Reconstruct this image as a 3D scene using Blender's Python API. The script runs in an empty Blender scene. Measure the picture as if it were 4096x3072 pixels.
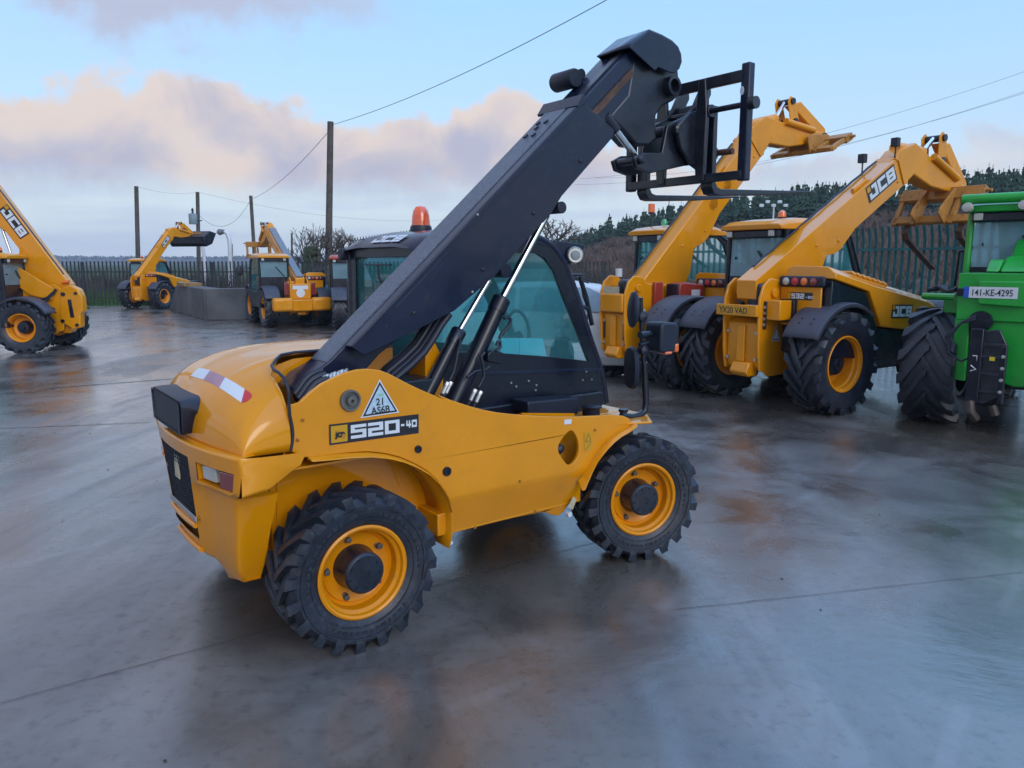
import bpy, bmesh, math, random
from mathutils import Vector, Matrix, noise
from mathutils.geometry import tessellate_polygon
from mathutils.bvhtree import BVHTree
random.seed(7)
S = bpy.context.scene
COL = S.collection
R = math.radians
# ------------------------------------------------------------------ camera
CAM_H = 1.815; FPX = 770.0; PITCH = math.atan((384 - 262) / FPX)
cd = bpy.data.cameras.new('Camera'); cam = bpy.data.objects.new('Camera', cd); COL.objects.link(cam)
cam.location = (0, 0, CAM_H); cam.rotation_euler = (math.pi / 2 - PITCH, 0, 0)
cd.sensor_fit = 'HORIZONTAL'; cd.sensor_width = 36; cd.lens = 36 * FPX / 1024
cd.clip_start = 0.05; cd.clip_end = 6000
S.camera = cam
# ------------------------------------------------------------------ world
SUN_EL, SUN_AZ = R(26), R(152)         # azimuth clockwise from +Y
w = bpy.data.worlds.new('World'); S.world = w; w.use_nodes = True
nt = w.node_tree; nt.nodes.clear()
def N(t, nt=nt, **k):
    n = nt.nodes.new(t)
    for a, b in k.items(): setattr(n, a, b)
    return n
def mth(nt, op, a, b=None, c=None, clamp=False):
    n = nt.nodes.new('ShaderNodeMath'); n.operation = op; n.use_clamp = clamp
    for i, v in enumerate((a, b, c)):
        if v is None: continue
        if isinstance(v, (int, float)): n.inputs[i].default_value = v
        else: nt.links.new(v, n.inputs[i])
    return n.outputs[0]
def mixc(nt, f, a, b):
    n = nt.nodes.new('ShaderNodeMix'); n.data_type = 'RGBA'
    for s, v in ((0, f), (6, a), (7, b)):
        if hasattr(v, 'links'): nt.links.new(v, n.inputs[s])
        elif s == 0: n.inputs[0].default_value = v
        else: n.inputs[s].default_value = (*v, 1)
    return n.outputs[2]
def smooth(nt, v, a, b, oa=0.0, ob=1.0):
    n = nt.nodes.new('ShaderNodeMapRange'); n.interpolation_type = 'SMOOTHSTEP'
    nt.links.new(v, n.inputs[0])
    for i, x in enumerate((a, b, oa, ob)): n.inputs[i + 1].default_value = x
    return n.outputs[0]
sky = N('ShaderNodeTexSky', sky_type='NISHITA', sun_disc=False)
sky.sun_elevation = SUN_EL; sky.sun_rotation = SUN_AZ; sky.altitude = 50; sky.air_density = 1.0; sky.dust_density = 1.2; sky.ozone_density = 1.6
tc = N('ShaderNodeTexCoord'); sp = N('ShaderNodeSeparateXYZ'); nt.links.new(tc.outputs['Generated'], sp.inputs[0])
X, Y, Z = sp.outputs
zc = mth(nt, 'MAXIMUM', Z, 0.0)
az = mth(nt, 'ARCTAN2', X, Y)
den = mth(nt, 'ADD', zc, 0.22)
cv = N('ShaderNodeCombineXYZ'); nt.links.new(mth(nt, 'DIVIDE', X, den), cv.inputs[0]); nt.links.new(mth(nt, 'DIVIDE', Y, den), cv.inputs[1])
def nz(vec, scale, detail, rough=0.55, off=0.0, dist=0.0):
    m = N('ShaderNodeMapping'); m.inputs['Location'].default_value = (off, off * .7, off * .3); nt.links.new(vec, m.inputs[0])
    n = N('ShaderNodeTexNoise'); n.inputs['Scale'].default_value = scale; n.inputs['Detail'].default_value = detail
    n.inputs['Roughness'].default_value = rough; n.inputs['Distortion'].default_value = dist
    nt.links.new(m.outputs[0], n.inputs['Vector']); return n.outputs['Fac']
base = mixc(nt, smooth(nt, zc, 0.0, 0.42), (3.7, 4.7, 5.8), (2.15, 4.35, 6.9))
base = mixc(nt, smooth(nt, zc, 0.29, 0.60), base, (4.6, 7.9, 13.6))
skyc = mixc(nt, 0.8, sky.outputs[0], base)
# pale greenish gap of clear sky just above the horizon band
gap = mth(nt, 'MULTIPLY', smooth(nt, zc, 0.0, 0.05), smooth(nt, zc, 0.16, 0.07))
skyc = mixc(nt, mth(nt, 'MULTIPLY', gap, 0.55), skyc, (4.3, 4.8, 4.75))
low = smooth(nt, zc, 0.07, 0.0)
skyc = mixc(nt, mth(nt, 'MULTIPLY', low, 0.6), skyc, (3.9, 4.3, 5.0))
# main cloud bank: height of its top edge falls off to the right
n1 = nz(tc.outputs['Generated'], 5.5, 7, 0.55, 1.7, 0.3); n2 = nz(tc.outputs['Generated'], 16, 6, 0.6, 4.1)
edge = mth(nt, 'ADD', mth(nt, 'MULTIPLY', mth(nt, 'SUBTRACT', n1, 0.5), 0.26), mth(nt, 'MULTIPLY', mth(nt, 'SUBTRACT', n2, 0.5), 0.07))
top = mth(nt, 'ADD', smooth(nt, az, -0.55, 0.42, 0.206, 0.13), edge)
bot = mth(nt, 'ADD', 0.082, mth(nt, 'MULTIPLY', mth(nt, 'SUBTRACT', n2, 0.5), 0.06))
below = smooth(nt, mth(nt, 'SUBTRACT', top, zc), -0.004, 0.022)
above = smooth(nt, mth(nt, 'SUBTRACT', zc, bot), -0.02, 0.03)
bank = mth(nt, 'MULTIPLY', below, above)
fade = smooth(nt, az, 0.02, 0.5, 1.0, 0.5)
bank = mth(nt, 'MULTIPLY', bank, fade)
n3 = nz(tc.outputs['Generated'], 9, 5, 0.5, 9.3, 0.5)
lit = smooth(nt, mth(nt, 'ADD', mth(nt, 'SUBTRACT', top, zc), mth(nt, 'MULTIPLY', mth(nt, 'SUBTRACT', n3, 0.5), 0.35)), 0.115, -0.02)
ccol = mixc(nt, lit, (2.8, 2.75, 3.45), (4.75, 3.95, 3.5))
skyc = mixc(nt, mth(nt, 'MULTIPLY', bank, 0.93), skyc, ccol)
# streaks of lilac stratus low down and thin veils overhead
mp = N('ShaderNodeMapping'); mp.inputs['Scale'].default_value = (3, 3, 26); nt.links.new(tc.outputs['Generated'], mp.inputs[0])
n4 = nz(mp.outputs[0], 1.6, 4, 0.5, 2.2)
st = mth(nt, 'MULTIPLY', smooth(nt, n4, 0.46, 0.66), smooth(nt, zc, 0.17, 0.05))
skyc = mixc(nt, mth(nt, 'MULTIPLY', st, 0.45), skyc, (3.1, 3.6, 4.8))
n5 = nz(cv.outputs[0], 0.55, 6, 0.55, 6.6, 0.4)
veil = mth(nt, 'MULTIPLY', smooth(nt, n5, 0.5, 0.78), smooth(nt, zc, 0.16, 0.3))
skyc = mixc(nt, mth(nt, 'MULTIPLY', veil, 0.4), skyc, (3.6, 4.0, 5.2))
# grey cloud entering at the upper left
d1 = mth(nt, 'MULTIPLY', smooth(nt, mth(nt, 'ADD', az, mth(nt, 'MULTIPLY', mth(nt, 'SUBTRACT', n1, .5), .7)), -0.10, -0.36), smooth(nt, mth(nt, 'ADD', zc, edge), 0.225, 0.275))
skyc = mixc(nt, mth(nt, 'MULTIPLY', d1, 0.9), skyc, (2.9, 3.05, 3.9))
bg = N('ShaderNodeBackground'); bg.inputs['Strength'].default_value = 0.15
wo = N('ShaderNodeOutputWorld'); nt.links.new(skyc, bg.inputs[0]); nt.links.new(bg.outputs[0], wo.inputs[0])
# ------------------------------------------------------------------ sun behind thin cloud
sl = bpy.data.lights.new('Sun', 'SUN'); sl.energy = .85; sl.angle = R(28); sl.color = (1.0, 0.88, 0.76)
sun = bpy.data.objects.new('Sun', sl); COL.objects.link(sun)
sd = Vector((math.sin(SUN_AZ) * math.cos(SUN_EL), math.cos(SUN_AZ) * math.cos(SUN_EL), math.sin(SUN_EL)))
sun.rotation_euler = (-sd).to_track_quat('-Z', 'Y').to_euler()
S.view_settings.view_transform = 'Standard'; S.view_settings.look = 'None'
S.view_settings.exposure = 0.26; S.view_settings.gamma = 1.0
S.render.engine = 'CYCLES'
# ------------------------------------------------------------------ materials
MATS = {}
def mat(name, col, rough=0.5, metal=0.0, coat=0.0, coat_r=0.1, var=0.12, scale=6.0, bump=0.0, bscale=60.0, dirt=None, dirt_amt=0.0, spec=0.5, rvar=0.0):
    if name in MATS: return MATS[name]
    m = bpy.data.materials.new(name); m.use_nodes = True; t = m.node_tree
    b = t.nodes['Principled BSDF']; b.inputs['Roughness'].default_value = rough; b.inputs['Metallic'].default_value = metal
    b.inputs['Specular IOR Level'].default_value = spec
    b.inputs['Coat Weight'].default_value = coat; b.inputs['Coat Roughness'].default_value = coat_r
    o = t.nodes.new('ShaderNodeTexCoord')
    n = t.nodes.new('ShaderNodeTexNoise'); n.inputs['Scale'].default_value = scale; n.inputs['Detail'].default_value = 6
    t.links.new(o.outputs['Object'], n.inputs['Vector'])
    dark = tuple(c * (1 - var) for c in col); light = tuple(min(1, c * (1 + var)) for c in col)
    c = mixc(t, smooth(t, n.outputs['Fac'], 0.3, 0.7), dark, light)
    if dirt:
        n2 = t.nodes.new('ShaderNodeTexNoise'); n2.inputs['Scale'].default_value = scale * 2.7; n2.inputs['Detail'].default_value = 10; n2.inputs['Roughness'].default_value = 0.7
        t.links.new(o.outputs['Object'], n2.inputs['Vector'])
        c = mixc(t, mth(t, 'MULTIPLY', smooth(t, n2.outputs['Fac'], 0.52, 0.72), dirt_amt), c, dirt)
    t.links.new(c, b.inputs['Base Color'])
    if rvar: t.links.new(smooth(t, n.outputs['Fac'], 0.3, 0.7, rough - rvar, rough + rvar), b.inputs['Roughness'])
    if coat: t.links.new(smooth(t, n.outputs['Fac'], 0.35, 0.65, coat_r * .7, coat_r * 2.2), b.inputs['Coat Roughness'])
    if bump:
        n3 = t.nodes.new('ShaderNodeTexNoise'); n3.inputs['Scale'].default_value = bscale; n3.inputs['Detail'].default_value = 4
        t.links.new(o.outputs['Object'], n3.inputs['Vector'])
        bp = t.nodes.new('ShaderNodeBump'); bp.inputs['Strength'].default_value = bump; bp.inputs['Distance'].default_value = 0.01
        t.links.new(n3.outputs['Fac'], bp.inputs['Height']); t.links.new(bp.outputs[0], b.inputs['Normal'])
    MATS[name] = m; return m
YEL = mat('yellow_paint', (.68, .258, .0002), .5, spec=.08, coat=.95, coat_r=.06, var=.06, scale=2.5, dirt=(.22, .12, .03), dirt_amt=.16, bump=.02, bscale=90)
YEL2 = mat('yellow_paint_worn', (.70, .27, .005), .5, spec=.1, coat=.6, coat_r=.15, var=.08, scale=2.0, dirt=(.25, .14, .05), dirt_amt=.25)
RIMY = mat('rim_yellow', (.72, .255, .0002), .4, spec=.25, coat=.3, coat_r=.15, var=.06, scale=5, dirt=(.2, .12, .05), dirt_amt=.3)
GRN = mat('green_paint', (.004, .32, .03), .42, coat=.4, coat_r=.2, var=.12, scale=2.0, dirt=(.06, .1, .04), dirt_amt=.35)
REDP = mat('red_paint', (.36, .035, .02), .45, coat=.3, var=.1)
BOOM = mat('charcoal_paint', (.0035, .009, .032), .5, spec=.1, coat=.75, coat_r=.14, var=.12, scale=3, dirt=(.07, .06, .055), dirt_amt=.2, bump=.14, bscale=230, rvar=.05)
BLK = mat('black_metal', (.003, .006, .017), .4, var=.2, scale=5, dirt=(.03, .03, .032), dirt_amt=.2, spec=.3, coat=.4, coat_r=.15)
BLK2 = mat('black_plastic', (.007, .012, .028), .5, var=.15, scale=8, bump=.05, bscale=200)
GRIMY = mat('greasy_black_steel', (.006, .010, .021), .36, var=.3, scale=9, dirt=(.05, .034, .028), dirt_amt=.35, coat=.3, coat_r=.2, bump=.15, bscale=60)
TYRE = mat('tyre_rubber', (.014, .019, .031), .42, var=.3, scale=10, dirt=(.075, .085, .10), dirt_amt=.6, bump=.2, bscale=70, spec=.5)
FEND = mat('grey_plastic_fender', (.045, .052, .078), .5, var=.12, scale=4, dirt=(.1, .09, .08), dirt_amt=.3)
CHROME = mat('chrome', (.75, .77, .8), .12, metal=1, var=.03)
STEEL = mat('zinc_steel', (.42, .43, .43), .4, metal=.7, var=.15)
RUST = mat('rusty_steel', (.09, .045, .028), .7, var=.35, scale=12, bump=.2)
RUSTY_Y = mat('rusty_yellow', (.42, .19, .03), .55, var=.15, scale=4, dirt=(.11, .05, .025), dirt_amt=.9)
WHITE = mat('white_vinyl', (.62, .66, .70), .4, var=.03)
WHITEP = mat('white_paint', (.55, .58, .60), .3, coat=.6, var=.04)
DECALB = mat('black_vinyl', (.012, .015, .022), .35, var=.1)
DECALY = mat('yellow_vinyl', (.55, .28, .01), .4, var=.04)
REDR = mat('red_reflective', (.5, .03, .04), .3, var=.1)
REDL = mat('red_lens', (.20, .02, .022), .15, coat=1, var=.1)
ORL = mat('amber_lens', (.8, .16, .02), .15, coat=1, var=.1)
CLR = mat('clear_lens', (.42, .43, .40), .12, coat=1, var=.1)
BLUEV = mat('blue_vinyl', (.02, .08, .45), .4, var=.05)
GREENL = mat('green_lens', (.02, .4, .15), .2, coat=1, var=.05)
TEAL = mat('teal_seat', (.035, .30, .36), .6, var=.05)
TEALB = mat('turquoise_panel', (.05, .62, .72), .5, var=.04)
CREAM = mat('cream_label', (.45, .40, .27), .5, var=.12, scale=30)
CONC = mat('wall_concrete', (.085, .09, .095), .75, var=.25, scale=1.2, dirt=(.05, .05, .05), dirt_amt=.7, bump=.3, bscale=20)
WOOD = mat('pole_timber', (.085, .07, .06), .8, var=.3, scale=4, bump=.3)
FGREEN = mat('green_fence_coating', (.006, .13, .14), .45, var=.2, scale=3)
FGREY = mat('dark_fence_coating', (.02, .028, .038), .5, var=.2, scale=3)
WIRE = mat('wire', (.02, .02, .022), .6)
BARK = mat('bark', (.09, .075, .065), .85, var=.3)
CONIF = mat('conifer_foliage', (.030, .062, .034), .85, var=.45, scale=.35, spec=.2)
IVY = mat('ivy_foliage', (.03, .05, .025), .7, var=.4, scale=2)
TWIG = mat('winter_twigs', (.13, .095, .08), .9, var=.35, scale=.4, spec=.1)
GALV = mat('galvanised_lamp', (.62, .64, .68), .4, metal=.2, var=.05)
def glassmat(name, tint, rough=0.03, refl=1.0, film=0.0, fcol=(.3, .5, .6)):
    m = bpy.data.materials.new(name); m.use_nodes = True; t = m.node_tree; t.nodes.clear()
    tr = t.nodes.new('ShaderNodeBsdfTransparent'); tr.inputs[0].default_value = (*tint, 1)
    gl = t.nodes.new('ShaderNodeBsdfGlossy'); gl.inputs['Roughness'].default_value = rough
    o = t.nodes.new('ShaderNodeTexCoord'); n = t.nodes.new('ShaderNodeTexNoise'); n.inputs['Scale'].default_value = 1.5
    t.links.new(o.outputs['Object'], n.inputs['Vector'])
    bp = t.nodes.new('ShaderNodeBump'); bp.inputs['Strength'].default_value = .04; t.links.new(n.outputs[0], bp.inputs['Height']); t.links.new(bp.outputs[0], gl.inputs['Normal'])
    fr = t.nodes.new('ShaderNodeFresnel'); fr.inputs[0].default_value = 1.52
    mx = t.nodes.new('ShaderNodeMixShader'); f = mth(t, 'MULTIPLY', fr.outputs[0], refl, clamp=True)
    t.links.new(f, mx.inputs[0]); t.links.new(tr.outputs[0], mx.inputs[1]); t.links.new(gl.outputs[0], mx.inputs[2])
    if film:
        df = t.nodes.new('ShaderNodeBsdfDiffuse'); df.inputs[0].default_value = (*fcol, 1); m2 = t.nodes.new('ShaderNodeMixShader')
        t.links.new(smooth(t, n.outputs['Fac'], .3, .7, film * .7, film * 1.2), m2.inputs[0]); t.links.new(mx.outputs[0], m2.inputs[1]); t.links.new(df.outputs[0], m2.inputs[2]); mx = m2
    out = t.nodes.new('ShaderNodeOutputMaterial'); t.links.new(mx.outputs[0], out.inputs[0]); return m
GLASS = glassmat('tinted_glass', (.46, .80, .83), refl=.6, film=.2, fcol=(.12, .50, .56))
GLASS_SKY = glassmat('sky_pale_glass', (.30, .55, .62), .1, refl=2.5, film=.5, fcol=(.22, .42, .52))  # diffuse pale blue film paints the bright sky reflection onto rear windows
MIRR = mat('mirror_glass', (.5, .55, .6), .05, metal=1, var=.02)
# ------------------------------------------------------------------ frames: photo point -> point on a plane of a machine
CO, SI = math.cos(PITCH), math.sin(PITCH)
CAMP = Vector((0, 0, CAM_H))
def ray(sx, sy):
    v = (sy / 4 - 384) / FPX
    return Vector(((sx / 4 - 512) / FPX, CO - SI * v, -(SI + CO * v)))
class Frame:
    def __init__(s, px, py, x, y, deg, sc=1.0):
        h = R(deg); s.h = h; s.U = Vector((math.cos(h), math.sin(h))); s.W = Vector((-math.sin(h), math.cos(h))); s.sc = sc
        s.O = Vector((px, py)) - s.U * x * sc - s.W * y * sc
        s.loc = (s.O.x, s.O.y, 0)
    def _p(s, d, n, c):
        t = (n.dot(s.O) + c) / n.dot(d.xy); p = CAMP + d * t; q = p.xy - s.O
        return Vector((q.dot(s.U) / s.sc, q.dot(s.W) / s.sc, p.z / s.sc))
    def py(s, sx, sy, y): return s._p(ray(sx, sy), s.W, y * s.sc)
    def px(s, sx, sy, x): return s._p(ray(sx, sy), s.U, x * s.sc)
    def xz(s, pts, y, zoom=None):
        out = []
        for p in pts:
            if zoom: p = (zoom[0] + zoom[2] * p[0], zoom[1] + zoom[2] * p[1])
            v = s.py(p[0], p[1], y); out.append((v.x, v.z))
        return out
# ------------------------------------------------------------------ mesh builder
class MB:
    def __init__(s): s.v = []; s.f = []
    def add(s, vs, fs):
        o = len(s.v); s.v += [Vector(q) for q in vs]; s.f += [tuple(i + o for i in f) for f in fs]; return s
    def box(s, x0, x1, y0, y1, z0, z1, M=None):
        vs = [Vector((x, y, z)) for x in (x0, x1) for y in (y0, y1) for z in (z0, z1)]
        if M is not None: vs = [M @ q for q in vs]
        return s.add(vs, [(0, 1, 3, 2), (4, 6, 7, 5), (0, 4, 5, 1), (2, 3, 7, 6), (0, 2, 6, 4), (1, 5, 7, 3)])
    def prism(s, poly, a, b, ax='y', holes=()):
        # poly: (u,v). ax y: (x,z); ax x: (y,z); ax z: (x,y)
        def P(u, v, d): return {'y': (u, d, v), 'x': (d, u, v), 'z': (u, v, d)}[ax]
        n = len(poly)
        if not holes:
            vs = [P(u, v, a) for u, v in poly] + [P(u, v, b) for u, v in poly]
            fs = [tuple(range(n)), tuple(range(2 * n - 1, n - 1, -1))] + [(i, i + n, (i + 1) % n + n, (i + 1) % n) for i in range(n)]
            return s.add(vs, fs)
        loops = [poly] + list(holes); flat = [p for l in loops for p in l]; m = len(flat)
        tri = tessellate_polygon([[Vector((p[0], p[1], 0)) for p in l] for l in loops])
        vs = [P(u, v, a) for u, v in flat] + [P(u, v, b) for u, v in flat]
        fs = [tuple(t) for t in tri] + [tuple(i + m for i in t[::-1]) for t in tri]
        o = 0
        for l in loops:
            k = len(l); fs += [(o + i, o + i + m, o + (i + 1) % k + m, o + (i + 1) % k) for i in range(k)]; o += k
        return s.add(vs, fs)
    def rings(s, rs, closed=True, cap=True):
        o = len(s.v); n = len(rs[0])
        for r in rs: s.v += [Vector(q) for q in r]
        m = n if closed else n - 1
        for i in range(len(rs) - 1):
            for j in range(m):
                a = o + i * n + j; b = o + i * n + (j + 1) % n; s.f.append((a, b, b + n, a + n))
        if cap and closed:
            s.f.append(tuple(o + j for j in range(n - 1, -1, -1))); s.f.append(tuple(o + (len(rs) - 1) * n + j for j in range(n)))
        return s
    def tube(s, pts, r, n=10, cap=True):
        pts = [Vector(p) for p in pts]; rr = r if isinstance(r, (list, tuple)) else [r] * len(pts)
        up = None; rs = []
        for i, p in enumerate(pts):
            d = ((pts[min(i + 1, len(pts) - 1)] - p).normalized() + (p - pts[max(i - 1, 0)]).normalized()).normalized()
            if up is None:
                up = Vector((0, 0, 1)) if abs(d.z) < .9 else Vector((1, 0, 0))
            a = d.cross(up).normalized(); b = a.cross(d).normalized(); up = b
            rs.append([p + (a * math.cos(2 * math.pi * k / n) + b * math.sin(2 * math.pi * k / n)) * rr[i] for k in range(n)])
        return s.rings(rs, cap=cap)
    def lathe(s, prof, n=48, c=(0, 0, 0), ax='y', closed=False):
        # prof: (radius, along axis)
        c = Vector(c); rs = []
        P = prof + [prof[0]] if closed else prof
        for r, h in P:
            rs.append([c + {'y': Vector((r * math.cos(2 * math.pi * k / n), h, r * math.sin(2 * math.pi * k / n))),
                            'z': Vector((r * math.cos(2 * math.pi * k / n), r * math.sin(2 * math.pi * k / n), h)),
                            'x': Vector((h, r * math.cos(2 * math.pi * k / n), r * math.sin(2 * math.pi * k / n)))}[ax] for k in range(n)])
        return s.rings(rs, cap=not closed)
    def cyl(s, c, r, h0, h1, ax='y', n=24):
        return s.lathe([(r, h0), (r, h1)], n, c, ax)
    def grid(s, fn, us, vs):
        o = len(s.v); nv = len(vs)
        for u in us:
            for v in vs: s.v.append(Vector(fn(u, v)))
        for i in range(len(us) - 1):
            for j in range(nv - 1):
                a = o + i * nv + j; s.f.append((a, a + 1, a + nv + 1, a + nv))
        return s
    def xf(s, M, start=0):
        for i in range(start, len(s.v)): s.v[i] = M @ s.v[i]
        return s
    def mesh(s, name, m, ang=35, fix=True):
        me = bpy.data.meshes.new(name); me.from_pydata(s.v, [], s.f); me.update()
        if fix:
            bm = bmesh.new(); bm.from_mesh(me); bmesh.ops.recalc_face_normals(bm, faces=bm.faces); bm.to_mesh(me); bm.free()
        for p in me.polygons: p.use_smooth = True
        if ang: me.set_sharp_from_angle(angle=R(ang))
        me.materials.append(m); return me
    def build(s, name, m, parent=None, bevel=0.0, ang=35, seg=2, solid=0.0, fix=True):
        o = bpy.data.objects.new(name, s.mesh(name, m, ang, fix)); COL.objects.link(o)
        if parent: o.parent = parent
        if solid:
            q = o.modifiers.new('s', 'SOLIDIFY'); q.thickness = solid; q.offset = 0
        if bevel:
            q = o.modifiers.new('b', 'BEVEL'); q.width = bevel; q.segments = seg; q.limit_method = 'ANGLE'; q.angle_limit = R(32)
            q.harden_normals = False
        return o
def mesh_obj(name, me, parent=None):
    o = bpy.data.objects.new(name, me); COL.objects.link(o); o.parent = parent; return o
def thing(name, label, cat, loc=(0, 0, 0), rz=0.0, group=None, sc=1.0):
    o = bpy.data.objects.new(name, None); COL.objects.link(o); o.location = loc; o.rotation_euler = (0, 0, rz); o.scale = (sc,) * 3
    o.empty_display_size = .1
    o['label'] = label; o['category'] = cat
    if group: o['group'] = group
    return o
def node(name, parent, loc=(0, 0, 0), rz=0.0):
    o = bpy.data.objects.new(name, None); COL.objects.link(o); o.parent = parent; o.location = loc; o.rotation_euler = (0, 0, rz); return o
def tag(o, label, cat, group=None):
    o['label'] = label; o['category'] = cat
    if group: o['group'] = group
    return o
def struct(o, kind='structure'):
    o['kind'] = kind; return o
# ------------------------------------------------------------------ lettering
GL = {'J': [[(1, 1), (1, 0), (0, 0), (0, .3)], [(.55, 1), (1, 1)]], 'C': [[(1, 1), (0, 1), (0, 0), (1, 0)]], 'B': [[(0, 0), (0, 1), (1, 1), (1, 0), (0, 0)], [(0, .5), (1, .5)]],
      '5': [[(1, 1), (0, 1), (0, .54), (1, .54), (1, 0), (0, 0)]], '2': [[(0, 1), (1, 1), (1, .5), (0, .5), (0, 0), (1, 0)]], '0': [[(0, 0), (0, 1), (1, 1), (1, 0), (0, 0)]],
      '4': [[(.1, 1), (.1, .35), (1, .35)], [(.75, 0), (.75, 1)]], '3': [[(0, 1), (1, 1), (1, 0), (0, 0)], [(.2, .5), (1, .5)]], '6': [[(1, 1), (0, 1), (0, 0), (1, 0), (1, .5), (0, .5)]],
      '8': [[(0, 0), (0, 1), (1, 1), (1, 0), (0, 0)], [(0, .5), (1, .5)]], '-': [[(.25, .45), (.8, .45)]]}
def block_text(txt, h, wd, th, gap, slant=0.0, small=None):
    """sheet of quads, lower-left at 0,0. returns MB in (x,y,0)"""
    mb = MB(); x = 0
    for ch in txt:
        hh, ww, tt = h, wd, th
        if small and ch in small[0]: hh, ww, tt = h * small[1], wd * small[1], th * small[1]
        rects = []
        for pl in GL[ch]:
            for (a, b), (c, d) in zip(pl[:-1], pl[1:]):
                x0, x1 = sorted((a * (ww - tt) + tt / 2, c * (ww - tt) + tt / 2)); y0, y1 = sorted((b * (hh - tt) + tt / 2, d * (hh - tt) + tt / 2))
                rects.append((x0 - tt / 2, x1 + tt / 2, y0 - tt / 2, y1 + tt / 2))
        xs = sorted({round(v, 5) for r in rects for v in r[:2]}); ys = sorted({round(v, 5) for r in rects for v in r[2:]})
        for i in range(len(xs) - 1):
            for j in range(len(ys) - 1):
                cx, cy = (xs[i] + xs[i + 1]) / 2, (ys[j] + ys[j + 1]) / 2
                if any(r[0] < cx < r[1] and r[2] < cy < r[3] for r in rects):
                    mb.add([(x + X + slant * Y, Y, 0) for X, Y in ((xs[i], ys[j]), (xs[i + 1], ys[j]), (xs[i + 1], ys[j + 1]), (xs[i], ys[j + 1]))], [(0, 1, 2, 3)])
        x += ww + gap
    return mb, x - gap
def plane_M(o, right, up):
    r = Vector(right).normalized(); u = Vector(up); u = (u - r * u.dot(r)).normalized(); n = r.cross(u)
    return Matrix(((r.x, u.x, n.x, o[0]), (r.y, u.y, n.y, o[1]), (r.z, u.z, n.z, o[2]), (0, 0, 0, 1)))
def sheet(name, pts, m, parent, M, lift=0.0):
    mb = MB().add([(x, y, lift) for x, y in pts], [tuple(range(len(pts)))]); mb.xf(M); return mb.build(name, m, parent, fix=False, ang=0)
def text_obj(txt, size, m, parent, M, lift=.004, bold=0.0, sx=1.0, name='lettering', center=False):
    c = bpy.data.curves.new('t', 'FONT'); c.body = txt; c.size = size; c.offset = bold; c.resolution_u = 3
    if center: c.align_x = 'CENTER'
    t = bpy.data.objects.new('t', c); COL.objects.link(t); bpy.context.view_layer.update()
    me = bpy.data.meshes.new_from_object(t); bpy.data.objects.remove(t)
    me.transform(M @ Matrix.Translation((0, 0, lift)) @ Matrix.Scale(sx, 4, (1, 0, 0)))
    me.materials.clear(); me.materials.append(m)
    o = mesh_obj(name, me, parent); return o
def logo_plate(parent, M, h, outline=True, part='logo_plate'):
    """black plate with white block letters and a small yellow square, origin lower-left"""
    wd = h * 2.35
    p = sheet(part, [(0, 0), (wd, 0), (wd, h), (0, h)], DECALB, parent, M, .003)
    mb, tw = block_text('JCB', h * .78, h * .66, h * .2, h * .07)
    mb.xf(M @ Matrix.Translation((h * .14, h * .11, .006))).build('lettering', WHITE, p, fix=False, ang=0)
    sheet('badge', [(h * .04, h * .62), (h * .30, h * .62), (h * .30, h * .94), (h * .04, h * .94)], DECALY, p, M, .0075)
    return p
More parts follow.
